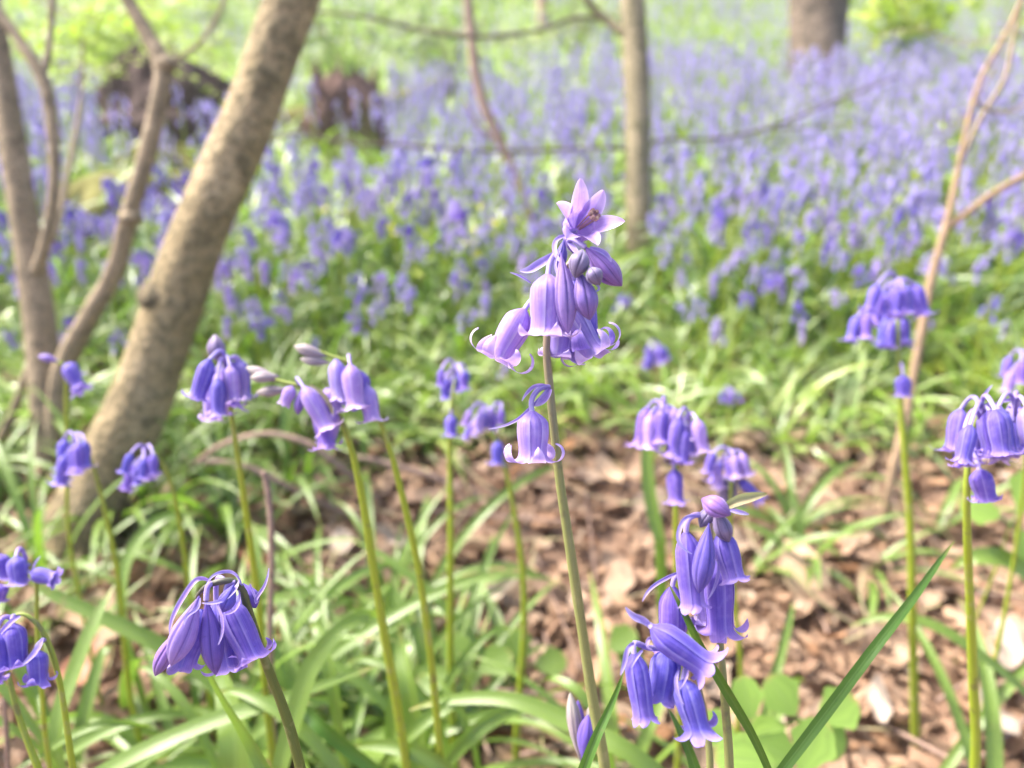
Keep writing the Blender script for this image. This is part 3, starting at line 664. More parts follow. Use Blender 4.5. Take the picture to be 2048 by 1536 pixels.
# far and out-of-frame flowers: one mass
def mass(name, protos_, spots, mats, label, cat):
    Vs, Fs, Us, Ms, n = [], [], [], [], 0
    for (x, y, s, rz, tx, ty, k_) in spots:
        V, F, U_, M_ = protos_[k_]; Vs.append((V * s) @ rotm(tx, ty, rz).T + [x, y, float(gh(x, y)) - .003]); Fs.append(F + n); Us.append(U_); Ms.append(M_); n += len(V)
    gg = Geo(); gg.raw(np.vstack(Vs), np.vstack(Fs), np.vstack(Us), np.concatenate(Ms))
    return tag(obj(name, gg, mats), label, cat, kind="stuff")
pf = []
for i in range(12):
    g_, m_ = build_proto(300 + i, .24 + .01 * (i % 4), 9, 'carpet_petal', 1, None, None, None, parts=False); pf.append(g_.pack())
spots = []
for i in range(16000):
    y = math.sqrt(rng.uniform(1.42 ** 2, 4.5 ** 2)) if i < 5600 else math.sqrt(rng.uniform(4.5 ** 2, 13 ** 2)); x = rng.uniform(-1, 1) * (.3 + .74 * y)
    px, py, d = to_pix(np.array([x, y, .22 + float(gh(x, y))]))
    if 120 < px < 455 and 300 < py < 425 and rng.random() < .96: continue
    if rng.random() < .12 and y > 4.5: pass
    elif 1225 < px < 1322 and 330 < py < 520 and y < 1.75 and rng.random() < .9: continue
    if 190 < px < 520 and 100 < py <= 310 and rng.random() < .88: continue
    if 540 < px < 775 and 130 < py < 330 and rng.random() < .85: continue
    if px < 1060 and py < 240 and rng.random() < .35: continue
    cl = .74 + .28 * math.sin(x * 1.9 + 1.3 * math.sin(y * 1.1)) * math.cos(y * 1.4 + .7 * math.sin(x))
    if rng.random() > cl * (1.0 if y < 3.2 else .50): continue
    spots.append((x, y, rng.uniform(.85, 1.3), rng.uniform(0, 6.28), rng.normal(0, .06), rng.normal(0, .06), rng.integers(12)))
for i in range(500):                                   # to the sides of the frame
    y = rng.uniform(1.0, 1.7); x = rng.choice([-1, 1]) * (.66 * y + .28 + rng.uniform(.05, .8))
    spots.append((x, y, rng.uniform(.9, 1.1), rng.uniform(0, 6.28), 0, 0, rng.integers(12)))
mass("bluebell_carpet", pf, spots, m_, "hazy mass of distant bluebells filling the wood floor", "bluebell carpet")
# ground foliage: strap leaves between the flowers
pl = []
for i in range(10):
    c = Geo(); r2 = np.random.default_rng(i + 500)
    for j in range(5): c.add(bb_leaf(r2.uniform(.11, .22), r2.uniform(.006, .012), r2.uniform(0, 6.28), r2, r2.uniform(.2, 1.0), r2.uniform(.5, 1.2), 8, 3))
    pl.append(c.pack())
spots = []
for i in range(3600):
    y = .90 + 2.3 * rng.random() ** 1.25; x = rng.uniform(-1, 1) * (.5 + .8 * y)
    if y < .97 and rng.random() < .4 and x > -.25: continue
    spots.append((x, y, rng.uniform(.55, .95), rng.uniform(0, 6.28), 0, 0, rng.integers(10)))
for i in range(8000):
    y = math.sqrt(rng.uniform(2.2 ** 2, 13 ** 2)); x = rng.uniform(-1, 1) * (.3 + .78 * y)
    spots.append((x, y, rng.uniform(.95, 1.35), rng.uniform(0, 6.28), 0, 0, rng.integers(10)))
mass("bluebell_foliage", pl, spots, [M['leaf_far']], "tangle of green strap leaves under the bluebell carpet", "foliage")

# ------------------------------------------------------------------ leaf tufts in the foreground
def tuft(px, py, n, L, W, seed, label, group, azc=None, spread=3.14, lean=(.25, .9), mt='leaf'):
    b, d = onground(px, py); r2 = np.random.default_rng(seed)
    t = empty("bluebell_tuft", b, label, "leaf tuft", group)
    for i in range(n):
        az = r2.uniform(0, 6.28) if azc is None else azc + r2.uniform(-spread, spread)
        link("leaf", bb_leaf(L * r2.uniform(.7, 1.15), W * r2.uniform(.7, 1.15), az, r2, r2.uniform(*lean), r2.uniform(.5, 1.25), 20, 7).mesh("leaf", M[mt]), t)
    return t
rng = np.random.default_rng(9)
LT = [("bluebell leaf tuft in the tangle of strap leaves at the lower left", "leaf tufts in the lower left tangle", (300, 900), (1120, 1640), 15),
      ("bluebell leaf tuft beside the foot of the leaning trunk", "leaf tufts round the leaning trunk", (200, 620), (960, 1130), 12),
      ("bluebell leaf tuft beneath the bright green stems in the lower middle", "leaf tufts under the bright stems", (580, 960), (1400, 1620), 8),
      ("green leaf tuft on the litter edge right of the leaning trunk", "leaf tufts on the litter edge", (380, 760), (900, 960), 6),
      ("green leaf tuft sprouting from the litter in the right half", "leaf tufts on the right hand litter", (1450, 2040), (1000, 1200), 5),
      ("green leaf tuft on the ground behind the leaning trunk's foot, under the crooked shrub", "leaf tufts under the crooked shrub", (-60, 330), (930, 1060), 9),
      ("bluebell leaf tuft at the far left edge below the shrub", "leaf tufts at the left edge", (-60, 120), (1000, 1560), 7)]
sd_ = 900
for lab, grp, (x0, x1), (y0, y1), n in LT:
    for i in range(n):
        sd_ += 1
        tuft(rng.uniform(x0, x1), rng.uniform(y0, y1), rng.integers(5, 8), rng.uniform(.15, .24) * (.68 if x0 > 500 else 1), rng.uniform(.0065, .0105), sd_, lab, grp)
def blade(name, pts, label, mt='leaf', nor=None, cat="leaf blade", fold=.3, twist=0, pk=.5, rev=False):
    """pts from root to tip as (px, py, depth, width px); the root is carried on to the ground"""
    n = 40; c = spline([[*P(*p[:3]), p[3] * p[2] / FPX] for p in pts], n); ww = np.maximum(c[:, 3], 2e-5); c = c[:, :3]
    root = c[0]; dirn = nrm(c[0] - c[4]); dirn = nrm(dirn * .5 + np.array([0, 0.05, -.9]))
    k_ = max(0, (root[2] - float(gh(root[0], root[1]))) / max(.2, -dirn[2]))
    if root[2] > gh(root[0], root[1]) + .004:
        ext = spline([root + dirn * k_, root + dirn * k_ * .45, root], 14)[:-1]; c = np.vstack([ext, c]); ww = np.concatenate([np.full(13, ww[0]), ww])
    gg = strap(c, ww, np.array(nor if nor is not None else [-.2, -.8, .5]), fold=fold, cols=7, twist=twist)
    return gg, c[0], name, label, cat, mt
def put_blade(*a, **k_):
    gg, base, name, label, cat, mt = blade(*a, **k_); return tag(obj(name, gg, M[mt], None, base), label, cat)
put_blade("grass_blade", [(1560, 1545, .25, 22), (1640, 1440, .25, 24), (1745, 1300, .25, 22), (1830, 1190, .26, 17), (1880, 1120, .27, 10), (1908, 1083, .275, 2)], "long straight green blade slanting up to the right across the litter", 'leaf_dark', fold=.25)
put_blade("grass_blade", [(1545, 1560, .235, 14), (1505, 1470, .23, 17), (1455, 1385, .225, 20), (1405, 1300, .22, 17), (1368, 1225, .215, 12), (1336, 1165, .215, 1.5)], "narrow dark green blade crossing in front of the violet cluster", 'leaf_dark', fold=.5)
put_blade("grass_blade", [(1160, 1560, .23, 22), (1190, 1480, .23, 20), (1222, 1410, .232, 13), (1242, 1360, .232, 6), (1248, 1340, .232, 1.5)], "short dark green blade pointing up beside the tallest stem's foot", 'leaf_dark', fold=.5)
put_blade("grass_blade", [(1402, 1580, .205, 24), (1378, 1500, .205, 19), (1352, 1445, .205, 10), (1337, 1418, .205, 1.5)], "small green blade tip in front of the lowest violet bell", 'leaf_dark', fold=.5)
put_blade("strap_leaf", [(545, 1570, .30, 34), (505, 1490, .30, 28), (455, 1410, .29, 18), (415, 1340, .28, 12), (392, 1300, .28, 3)], "narrow green leaf rising under the nodding left cluster", 'leaf', fold=.4)
put_blade("strap_leaf", [(560, 1540, .40, 34), (590, 1430, .40, 40), (625, 1330, .40, 38), (680, 1260, .40, 30), (740, 1228, .41, 20), (770, 1235, .42, 3)], "pale arching strap leaf right of the nodding left cluster", 'leaf', fold=.2)
put_blade("strap_leaf", [(180, 1560, .40, 30), (290, 1500, .40, 34), (430, 1440, .41, 34), (560, 1400, .42, 28), (700, 1350, .44, 14), (760, 1330, .45, 2)], "pale strap leaf sweeping flat along the bottom left", 'leaf', fold=.2, nor=[0, -.4, .9])
put_blade("strap_leaf", [(520, 1560, .48, 26), (430, 1370, .50, 30), (320, 1290, .50, 32), (200, 1232, .50, 28), (100, 1185, .50, 20), (45, 1150, .50, 3)], "broad pale leaf slanting across below the leaning trunk", 'leaf', fold=.25, nor=[0, -.6, .8])
put_blade("strap_leaf", [(600, 1360, .62, 20), (720, 1270, .62, 26), (850, 1195, .63, 24), (960, 1155, .64, 18), (1040, 1138, .65, 3)], "long pale leaf arching right over the brown litter", 'leaf', fold=.25, nor=[0, -.5, .8])
put_blade("strap_leaf", [(840, 1560, .45, 44), (828, 1450, .45, 44), (812, 1360, .45, 36), (800, 1290, .46, 22), (798, 1250, .46, 3)], "broad upright green leaf among the bright stems", 'leaf', fold=.3)
put_blade("strap_leaf", [(780, 1560, .42, 26), (700, 1500, .42, 30), (640, 1450, .42, 30), (590, 1400, .43, 16), (560, 1375, .43, 2)], "dark green leaf slanting down right at the bottom left", 'leaf_dark', fold=.3)
put_blade("strap_leaf", [(470, 1560, .42, 60), (468, 1470, .42, 66), (455, 1400, .43, 52), (440, 1340, .44, 28), (430, 1300, .44, 4)], "broad bright green leaf directly under the nodding left cluster", 'leaf', fold=.2)
put_blade("strap_leaf", [(1330, 1560, .40, 30), (1250, 1500, .40, 36), (1150, 1450, .41, 36), (1020, 1400, .42, 30), (900, 1400, .43, 20), (820, 1420, .44, 3)], "bright green leaf lying behind the tallest stem at the bottom", 'leaf', fold=.25, nor=[0, -.5, .8])
put_blade("strap_leaf", [(130, 1560, .42, 30), (115, 1450, .42, 34), (150, 1340, .43, 34), (190, 1240, .44, 26), (230, 1170, .45, 4)], "pale wide leaf behind the lower left bells", 'leaf', fold=.2)
put_blade("strap_leaf", [(260, 1300, .60, 20), (245, 1180, .60, 24), (270, 1090, .61, 24), (330, 1035, .62, 20), (400, 1030, .63, 3)], "arching shiny leaf right of the trunk foot", 'leaf', fold=.3)
put_blade("strap_leaf", [(2060, 1395, .55, 16), (1960, 1310, .55, 22), (1850, 1245, .56, 22), (1760, 1235, .57, 14), (1700, 1255, .58, 2)], "grey green leaf arching left from the right edge", 'leaf', fold=.3, nor=[0, -.5, .8])
put_blade("strap_leaf", [(2070, 1170, .62, 36), (2010, 1120, .62, 40), (1950, 1115, .62, 30), (1900, 1140, .63, 3)], "glossy broad leaf at the right edge behind the tall green stem", 'leaf', fold=.3, nor=[0, -.5, .8])
put_blade("strap_leaf", [(1320, 1080, .62, 22), (1300, 990, .62, 26), (1292, 900, .62, 20), (1290, 850, .62, 3)], "blurred upright green blade left of the purple cluster", 'leaf', fold=.3)
for i in range(26):                                     # more loose leaves in the lower band
    r2 = np.random.default_rng(1200 + i); x = r2.uniform(20, 1500); y = r2.uniform(1420, 1600); d = r2.uniform(.38, .62)
    if x > 1000 and r2.random() < .55: continue
    a = r2.uniform(-1, 1); L = r2.uniform(130, 330); wd = r2.uniform(14, 34)
    e = (x + L * a * 1.3, y - L * (1 - abs(a) * .6)); mid = ((x * .5 + e[0] * .5), (y * .4 + e[1] * .6) - 20)
    q = pix_ground(x, y)
    if d > np.dot(q - CAMP, CF) - .02: d = float(np.dot(q - CAMP, CF)) - .05
    o = put_blade("strap_leaf", [(x, y, d, wd * .8), mid + (d, wd), (e[0] * .8 + mid[0] * .2, e[1] * .9 + mid[1] * .1, d + .01, wd * .6), (e[0] + a * 30, e[1] + 12, d + .02, 2)], "loose green strap leaf rising from the bottom edge", 'leaf', fold=.3, nor=[r2.normal(0, .3), -.6, .6])
    o["group"] = "loose strap leaves along the bottom edge"

# ------------------------------------------------------------------ round-leaved seedlings, ferns, yellow flowers
def round_leaf(L, W, notch=0, n=11, cols=9, cup=.12):
    t = np.linspace(0, 1, n); u = np.linspace(-1, 1, cols); w = W * .5 * np.sin(math.pi * np.clip(t, .03, .985) ** 1.25) ** .6 * (1 + (.10 * np.sin(t * 15) if n > 8 else 0))
    Xg = u[None, :] * w[:, None]; Yg = t[:, None] * L * (1 - notch * np.exp(-(u / .25) ** 2) * 0.2)[None, :] + 0 * Xg
    Z = cup * (Xg ** 2) / W * 2 - .1 * L * (t[:, None] ** 2) + .02 * L * np.abs(np.sin(t[:, None] * 14 - np.abs(u)[None, :] * 3))
    gg = Geo(); gg.grid(np.stack([Xg, Yg, Z], -1), np.stack([np.broadcast_to((u + 1) / 2, Z.shape), np.broadcast_to(t[:, None], Z.shape)], -1)); return gg
def seedling(stemtop, leaves, label, mt='sprout', d=.55):
    tp = P(*stemtop); gz = float(gh(tp[0], tp[1])); base = np.array([tp[0], tp[1] + .01, gz])
    t = empty("seedling", base, label, "seedling")
    obj("stem", tube(spline([base, (base + tp) / 2 + [.003, 0, 0], tp], 8), .0011, 6), M['stem_bright'], t, base)
    for (cx, cy, dd_, Lp, ang, W) in leaves:
        c = P(cx, cy, dd_); L = Lp * dd_ / FPX; a = math.radians(ang)
        dirv = nrm(CR * math.cos(a) + CU * math.sin(a) * .8 + np.array([0, 0.25, 0]) * math.sin(a)); nor = nrm(np.array([0, -.55, .85])); nor = nrm(nor - dirv * np.dot(nor, dirv))
        R = np.stack([np.cross(dirv, nor), dirv, nor], 1)
        g_ = round_leaf(L, L * W).xf(R, c)
        g_.add(tube(np.array([tp, c + dirv * L * .02]), .0007, 5)); obj("leaf", g_, M[mt], t, base)
seedling((1600, 1440, .50), [(1590, 1430, .50, 86, 120, .95), (1640, 1440, .50, 88, 30, .95), (1630, 1450, .50, 78, -50, 1.0), (1570, 1450, .50, 80, 200, .8)], "light green round-leaved seedling under the long slanting blade")
seedling((1500, 1470, .48), [(1500, 1440, .48, 84, 95, .8), (1470, 1470, .48, 78, 160, .9), (1510, 1480, .48, 90, -30, .9), (1480, 1500, .48, 70, -110, .9)], "light green seedling beside the violet cluster's stems")
seedling((1560, 1550, .42), [(1550, 1530, .42, 120, 170, .8), (1600, 1540, .42, 110, 60, .8)], "green seedling leaves at the bottom edge near the slanting blade")
seedling((2020, 1050, .62), [(2000, 1030, .62, 80, 160, .9), (2040, 1020, .62, 90, 60, .9), (2030, 1060, .62, 70, -60, .9)], "pale green seedling at the right edge among dead leaves")
seedling((930, 1350, .62), [(930, 1330, .62, 70, 120, .9), (960, 1340, .62, 70, 30, .9), (900, 1350, .62, 70, 190, .9)], "small dull green seedling left of the tallest stem near the bottom", 'leaf')
seedling((1040, 1330, .66), [(1040, 1320, .66, 65, 100, .9), (1070, 1330, .66, 65, 10, .9)], "small grey green seedling close behind the tallest stem", 'leaf')
seedling((1300, 1340, .60), [(1290, 1330, .60, 60, 150, .9), (1220, 1300, .60, 65, 40, .9)], "little green seedling behind the lowest violet bells", 'leaf')
def fern(px, py, n, L, label, seed, mt='lime', hgt=.0, grp=None):
    b, d = onground(px, py); r2 = np.random.default_rng(seed); t = empty("fern", b, label, "fern", grp)
    for i in range(n):
        az = r2.uniform(0, 6.28); g_ = Geo(); l_ = L * r2.uniform(.7, 1.1); pts = []
        for k_ in range(12):
            s = k_ / 11; a = .35 + s * 1.1; pts.append([math.cos(az) * l_ * s * math.sin(a), math.sin(az) * l_ * s * math.sin(a), l_ * s * math.cos(a * .9)])
        pts = np.array(pts); g_.add(tube(pts, np.linspace(.0016, .0005, 12), 5)); sd2 = np.array([-math.sin(az), math.cos(az), 0])
        for k_ in range(1, 12):
            for sg in (-1, 1):
                w_ = l_ * .30 * math.sin(math.pi * (k_ / 12) ** .7) + .004; d0 = nrm(sd2 * sg + nrm(pts[k_] - pts[k_ - 1]) * .5)
                q = np.array([pts[k_] + d0 * w_ * s for s in np.linspace(0, 1, 5)]); q[:, 2] -= np.linspace(0, 1, 5) ** 2 * w_ * .25
                g_.add(strap(q, l_ * .085 * np.array([.7, 1, .9, .6, .1]), np.array([0, 0, 1.]), fold=.1, cols=3))
        link("frond", g_.mesh("frond", M[mt]), t)
    return t
fern(1960, 760, 7, .17, "yellow green fern right of the tan sapling", 61)
fern(1740, 640, 6, .16, "yellow green fern between the two trunks at the right, beside the tan sapling", 62)
fern(1690, 610, 4, .13, "small bright fern just left of the tan sapling", 63)
fern(2060, 560, 5, .15, "lime fern at the right edge beyond the tan sapling", 64)
fern(1130, 420, 6, .17, "lime green fern left of the slender trunk", 65)
fern(1790, 270, 8, .45, "tall lime fern right of the broad far trunk", 66)
fern(1300, 330, 5, .20, "lime fern behind the slender trunk", 67)
fern(240, 260, 7, .35, "bright fern before the dark stump at the left", 68)
fern(110, 600, 5, .16, "yellow green fern at the left edge behind the shrub", 69)
fern(1500, 560, 5, .12, "small lime fern right of the slender trunk", 171)
fern(840, 520, 5, .13, "small lime fern left of the tallest flower", 172)
fern(620, 620, 5, .12, "small lime fern right of the leaning trunk", 173)
fern(1900, 640, 6, .15, "broad lime fern just right of the tan sapling", 174)
fern(1560, 300, 6, .3, "lime fern left of the broad far trunk", 70)
def leafy_shrub(px, py, hpx, wpx, label, seed, nst=6, nleaf=260, ls=.035, mt='lime'):
    b, d = onground(px, py); r2 = np.random.default_rng(seed); t = empty("leafy_shrub", b, label, "shrub"); H = hpx * d / FPX; W = wpx * d / FPX / 2
    crown = Geo()
    for i in range(nst):
        az = r2.uniform(0, 6.28); e = np.array([math.cos(az) * W * r2.uniform(.3, 1), math.sin(az) * W * .6, H * r2.uniform(.7, 1.05)])
        c = spline([[0, 0, 0], e * [.3, .3, .5] + r2.normal(0, .02, 3), e], 16); link("stem", tube(c, np.linspace(.008, .002, 16), 7).mesh("stem", M['bark_slim']), t)
        for j in range(nleaf // nst):
            p = c[r2.integers(5, 16)] + r2.normal(0, 1, 3) * [W * .28, W * .28, H * .10]; s = ls * r2.uniform(.6, 1.2)
            crown.add(round_leaf(s, s * .7, n=4, cols=3).xf(rotm(r2.normal(0, .6), r2.normal(0, .6), r2.uniform(0, 6.28)), p))
    link("crown", crown.mesh("crown", M[mt]), t)
leafy_shrub(250, 215, 230, 420, "bright leafed bush at the top left behind the shrub stems", 71, 8, 640, .075)
leafy_shrub(700, 215, 210, 330, "green bush behind the reddish stump", 72, 7, 420, .06, "bush")
leafy_shrub(900, 200, 200, 300, "pale green bush at the top centre", 73, 6, 360, .06, "bush")
leafy_shrub(1150, 130, 130, 180, "green bush behind the slender trunk's top", 74, 6, 200, .06, "bush")
leafy_shrub(1800, 170, 200, 200, "lime bush right of the broad far trunk", 75, 6, 420, .075)
leafy_shrub(430, 90, 140, 260, "green bush at the top behind the leaning trunk", 78, 6, 200, .06, "bush")
r2 = np.random.default_rng(12)
def yflower():
    g_ = Geo()
    for i in range(7):
        a = i / 7 * 6.28; g_.add(round_leaf(.011, .008, n=5, cols=3, cup=.4).xf(rotm(.3, 0, a), [0, 0, .16]))
    st = tube(spline([[0, 0, 0], [.006, 0, .08], [0, 0, .16]], 6), .0012, 5)
    return g_, st
yf, ys_ = yflower(); yo = empty("celandine", (0, 0, 0), "x", "wildflower"); link("petals", yf.mesh("petals", M['yellow']), yo); link("stem", ys_.mesh("stem", M['stem_bright']), yo)
for i in range(30):
    px, py = (r2.uniform(690, 1060), r2.uniform(330, 480)) if i < 24 else (r2.uniform(1330, 1560), r2.uniform(320, 420))
    tpz = None
    dr = CF + (px - 1024) / FPX * CR + (768 - py) / FPX * CU; tt = (HCAM - .17) / -dr[2]; p = CAMP + dr * tt
    o = yo if i == 0 else copy_tree(yo); o.location = (p[0], p[1], float(gh(p[0], p[1]))); o.rotation_euler = (r2.normal(0, .3) + .25, r2.normal(0, .3), r2.uniform(0, 6))
    o["category"] = "wildflower"
    if px < 1200: o["label"] = "small yellow flower among the bluebells left of the slender trunk"; o["group"] = "yellow flowers left of the slender trunk"
    else: o["label"] = "small yellow flower among the bluebells right of the slender trunk"; o["group"] = "yellow flowers right of the slender trunk"

def spray(label, pts, seed, nleaf, ls, side=.06, mt='lime', wid=.003):
    """thin leafy branch: woody twig with side twigs, small spring leaves as its foliage"""
    r = np.random.default_rng(seed); c = spline([P(*p) for p in pts], 40); base = c[0]
    t = empty("leafy_branch", base, label, "branch"); tw = tube(c, np.linspace(wid, wid * .3, 40), 7, .08, r); fo = Geo()
    for i in range(14):
        k_ = int(4 + i * 2.5); d0 = nrm(c[min(39, k_ + 1)] - c[k_]); q = nrm(d0 + r.normal(0, .9, 3)); e = c[k_] + q * side * r.uniform(.6, 1.8); m_ = (c[k_] + e) / 2 + r.normal(0, .006, 3)
        sp_ = spline([c[k_], m_, e], 8); tw.add(tube(sp_, np.linspace(wid * .45, wid * .2, 8), 5))
        for j in range(nleaf // 14):
            p = sp_[r.integers(1, 8)] + r.normal(0, .012, 3); s_ = ls * r.uniform(.6, 1.2)
            fo.add(round_leaf(s_, s_ * .65, n=6, cols=3).xf(rotm(r.normal(0, .5), r.normal(0, .5), r.uniform(0, 6.28)), p))
    obj("twig", tw, M['twig'], t, base); obj("foliage", fo, M[mt], t, base)
spray("leafy spring branch with small lime leaves at the top left, behind the crooked shrub", [(-60, 60, 2.3), (60, 110, 2.3), (200, 130, 2.35), (330, 100, 2.4), (440, 90, 2.4)], 81, 150, .022, .09)
spray("lime leafed branch drooping under the top left edge, above the dark stump", [(20, -40, 2.6), (120, 20, 2.6), (240, 60, 2.6), (380, 150, 2.65), (480, 190, 2.7)], 82, 130, .022, .10)
spray("small leafy twig low at the left, below the lime leafed branches", [(120, 180, 2.8), (220, 140, 2.8), (330, 135, 2.85), (430, 100, 2.9)], 83, 80, .022, .08, 'bush')
spray("thin twiggy branch with sparse green leaves in the top right corner", [(2120, 90, 1.8), (2020, 70, 1.8), (1930, 90, 1.85), (1830, 60, 1.9), (1740, 80, 1.9)], 84, 60, .016, .08, 'bush', .002)
spray("fine branch with tiny leaves hanging at the right edge, crossing the sapling's upper fork", [(2110, -60, 1.3), (2050, 40, 1.3), (1990, 130, 1.3), (1950, 210, 1.3), (1900, 260, 1.3)], 85, 40, .012, .06, 'lime', .0016)
spray("pale leafy twig at the top centre between the bent sapling and the slender trunk", [(1240, 20, 3.2), (1130, 60, 3.2), (1010, 90, 3.2), (900, 60, 3.2), (780, 70, 3.2)], 86, 90, .022, .12, 'bush')
# ------------------------------------------------------------------ the near bluebells, each built to its own pose
class Plant:
    def __init__(s, label, stem, width, stemmat='stem', group=None, lean=None, base=None):
        """stem: (px, py, depth) from the flower head down; widths in photo px at top and bottom"""
        pts = [P(*p) for p in stem]
        dirn = nrm(pts[-1] - pts[-2]); z = pts[-1][2]; g0 = float(gh(pts[-1][0], pts[-1][1]))
        if z > g0 + .01:
            dn = nrm(dirn * .55 + np.array([0, 0, -.8])); k_ = (z - g0) / max(.3, -dn[2]); e = pts[-1] + dn * k_; e[2] = float(gh(e[0], e[1])) - .003
            pts.append((pts[-1] * .5 + e * .5) + (dirn - dn) * k_ * .08); pts.append(e)
        s.base = pts[-1]; s.t = empty("bluebell", s.base, label, "bluebell", group)
        n = 70; c = spline(pts, n)[::-1]
        r0 = width[0] * stem[0][2] / FPX / 2; r1 = width[1] * stem[-1][2] / FPX / 2
        L = np.linspace(0, 1, n); rr = r1 * 1.08 + (r0 - r1 * 1.08) * L ** 1.1; rr[-6:] *= np.linspace(1, .55, 6)
        r3 = np.random.default_rng(int(stem[0][0])); rr = rr * (1 + .03 * np.sin(L * 31 + r3.uniform(0, 6)) + .02 * np.sin(L * 57)); wob = r3.uniform(0, 6, 2)
        c = c + (np.sin(L * 9 + wob[0]) * np.sin(L * math.pi) * .0009)[:, None] * np.array([1, .3, 0])
        obj("stem", tube(c, rr, 18), M[stemmat], s.t, s.base); s.k = 0; s.ctr = c[-1]
    def add(s, name, g_, m_, parent=None):
        o = obj(name, g_, M[m_], s.t, s.base)
        if parent is not None: o.parent = parent
        return o
    def flower(s, b, e, w, d, m_='petal', curl=3.8, lc=.5, att=None, kind='bell', roll=None, de=None, jit=1.0, seed=None, mid=None, anth=None, flare=.03):
        s.k += 1; r2 = np.random.default_rng((seed or 0) * 100 + s.k * 7 + int(b[0]))
        B = P(b[0], b[1], d); E = P(e[0], e[1], de if de is not None else d); L = np.linalg.norm(E - B); R = w * d / FPX / 2
        ro = roll if roll is not None else r2.uniform(0, 6)
        if kind == 'bud' and m_ in ('petal', 'petal_violet', 'petal_blue'): m_ = m_ + '_bud'
        if kind == 'bell': g_ = bell(L, R, curl, lc, r2, (13, 14), 9, jit, flare)
        else: g_ = bud(L, R, 22, 48, skew=(1.3 if w < 1.0 * math.hypot(e[0] - b[0], e[1] - b[1]) * .62 else .9))
        name = 'flower' if kind == 'bell' else 'bud'
        o = s.add(name, g_.xf(frame(E - B, ro), B), m_)
        if att is not None:
            A = P(*att); dv = nrm(E - B)
            pts = [A] + ([P(*q) for q in mid] if mid else [(A + B) / 2 - dv * np.linalg.norm(A - B) * .35]) + [B + dv * L * .03]
            s.add('pedicel', tube(spline(pts, 14), np.linspace(.00085, .00075, 14), 8), 'bract', o)
        if kind == 'bell':
            s.add('stamens', stamens(L * (.98 if anth else .72), 6, R * .36, .0).xf(frame(E - B, ro), B), 'anther_brown' if anth == 'b' else 'anther', o)
        return o
    def bract(s, pts, w, m_='bract', nor=(-.2, -.8, .5), twist=0., fold=.4):
        n = 22; c = spline([P(*p) for p in pts], n); d = pts[0][2]; W = w * d / FPX
        s.add('bract', strap(c, W * (np.sin(np.linspace(.35, math.pi - .03, n)) ** .7) + .0001, np.array(nor), fold=fold, cols=5, twist=twist), m_)

# --- A: the tallest, sharp one
A = Plant("tallest bluebell in sharp focus, pale lilac bells topped by a star-shaped open flower",
          [(1152, 505, .232), (1128, 545, .232), (1104, 610, .233), (1092, 690, .234), (1096, 770, .236), (1103, 850, .238), (1115, 960, .242), (1137, 1095, .248), (1164, 1250, .255), (1190, 1400, .262), (1216, 1545, .268)], (12, 27), 'stem')
A.flower((1065, 822), (1065, 906), 62, .228, curl=4.5, lc=.92, att=(1098, 775, .233), mid=[(1080, 777, .231), (1064, 798, .229)], seed=3, roll=.52, jit=.5)
A.bract([(1096, 776, .232), (1062, 815, .229), (1030, 842, .227), (977, 858, .226)], 6)
A.bract([(1096, 772, .232), (1072, 772, .230), (1055, 785, .228), (1044, 802, .227)], 7)
A.bract([(1100, 778, .232), (1086, 800, .230), (1070, 812, .229)], 16)
A.flower((1050, 618), (1002, 702), 60, .226, curl=4.7, lc=.92, att=(1104, 590, .232), mid=[(1075, 592, .229)], seed=5, roll=.2, jit=.7)
A.flower((1096, 548), (1092, 654), 70, .222, curl=3.7, lc=.62, att=(1125, 505, .23), mid=[(1105, 515, .225)], seed=8, roll=.5, jit=.8)
A.flower((1122, 505), (1136, 668), 46, .219, kind='bud', m_='petal', seed=2, roll=.3)
A.flower((1150, 560), (1168, 682), 66, .240, curl=4.2, lc=.75, att=(1120, 545, .234), seed=9, m_='petal_violet', roll=.9)
A.flower((1158, 540), (1180, 640), 50, .218, kind='bud', m_='bud', roll=.4)
A.flower((1168, 492), (1244, 572), 50, .224, kind='bud', m_='bud', att=(1140, 490, .23), roll=1.2, seed=4)
A.flower((1165, 500), (1150, 556), 42, .2165, kind='bud', m_='bud_grey', de=.2155)
A.flower((1178, 535), (1200, 570), 36, .2145, kind='bud', m_='bud_grey', de=.214)
A.flower((1120, 600), (1178, 694), 56, .236, curl=4.5, lc=.8, seed=11, roll=.1)
A.flower((1132, 620), (1120, 705), 60, .239, curl=3.6, lc=.45, seed=12, m_='petal')
A.flower((1128, 478), (1118, 540), 24, .228, kind='bud', m_='petal_violet')
# star: faces the camera, up and slightly right
sb, se = P(1150, 462, .232), P(1181, 436, .2262)
L_ = np.linalg.norm(se - sb)
o = A.add('flower', bell(L_, .0047, 1.3, 1.02, np.random.default_rng(4), (9, 14), 9, .5, .2).xf(frame(nrm(se - sb + (CAMP - sb) * .035 + CU * .002), .84), sb), 'petal')
A.add('stamens', stamens(L_ * 1.15, 6, .0011, .2).xf(frame(se - sb), sb), 'anther_brown', o)
A.add('pedicel', tube(spline([P(1152, 505, .232), P(1132, 480, .231), P(1136, 466, .231), sb], 12), .0008, 8), 'bract', o)
A.bract([(1140, 470, .229), (1112, 482, .226), (1112, 510, .223), (1130, 530, .221)], 9)
A.bract([(1132, 475, .229), (1150, 500, .226), (1160, 512, .224)], 10)
A.bract([(1110, 508, .228), (1080, 528, .227), (1058, 540, .226), (1040, 541, .226)], 18, 'bract')
A.bract([(1062, 566, .227), (1040, 552, .227), (1020, 545, .227)], 4)
A.bract([(1120, 500, .222), (1112, 540, .219), (1126, 556, .218)], 4)
A.bract([(1190, 566, .217), (1198, 578, .217), (1186, 584, .217)], 4)
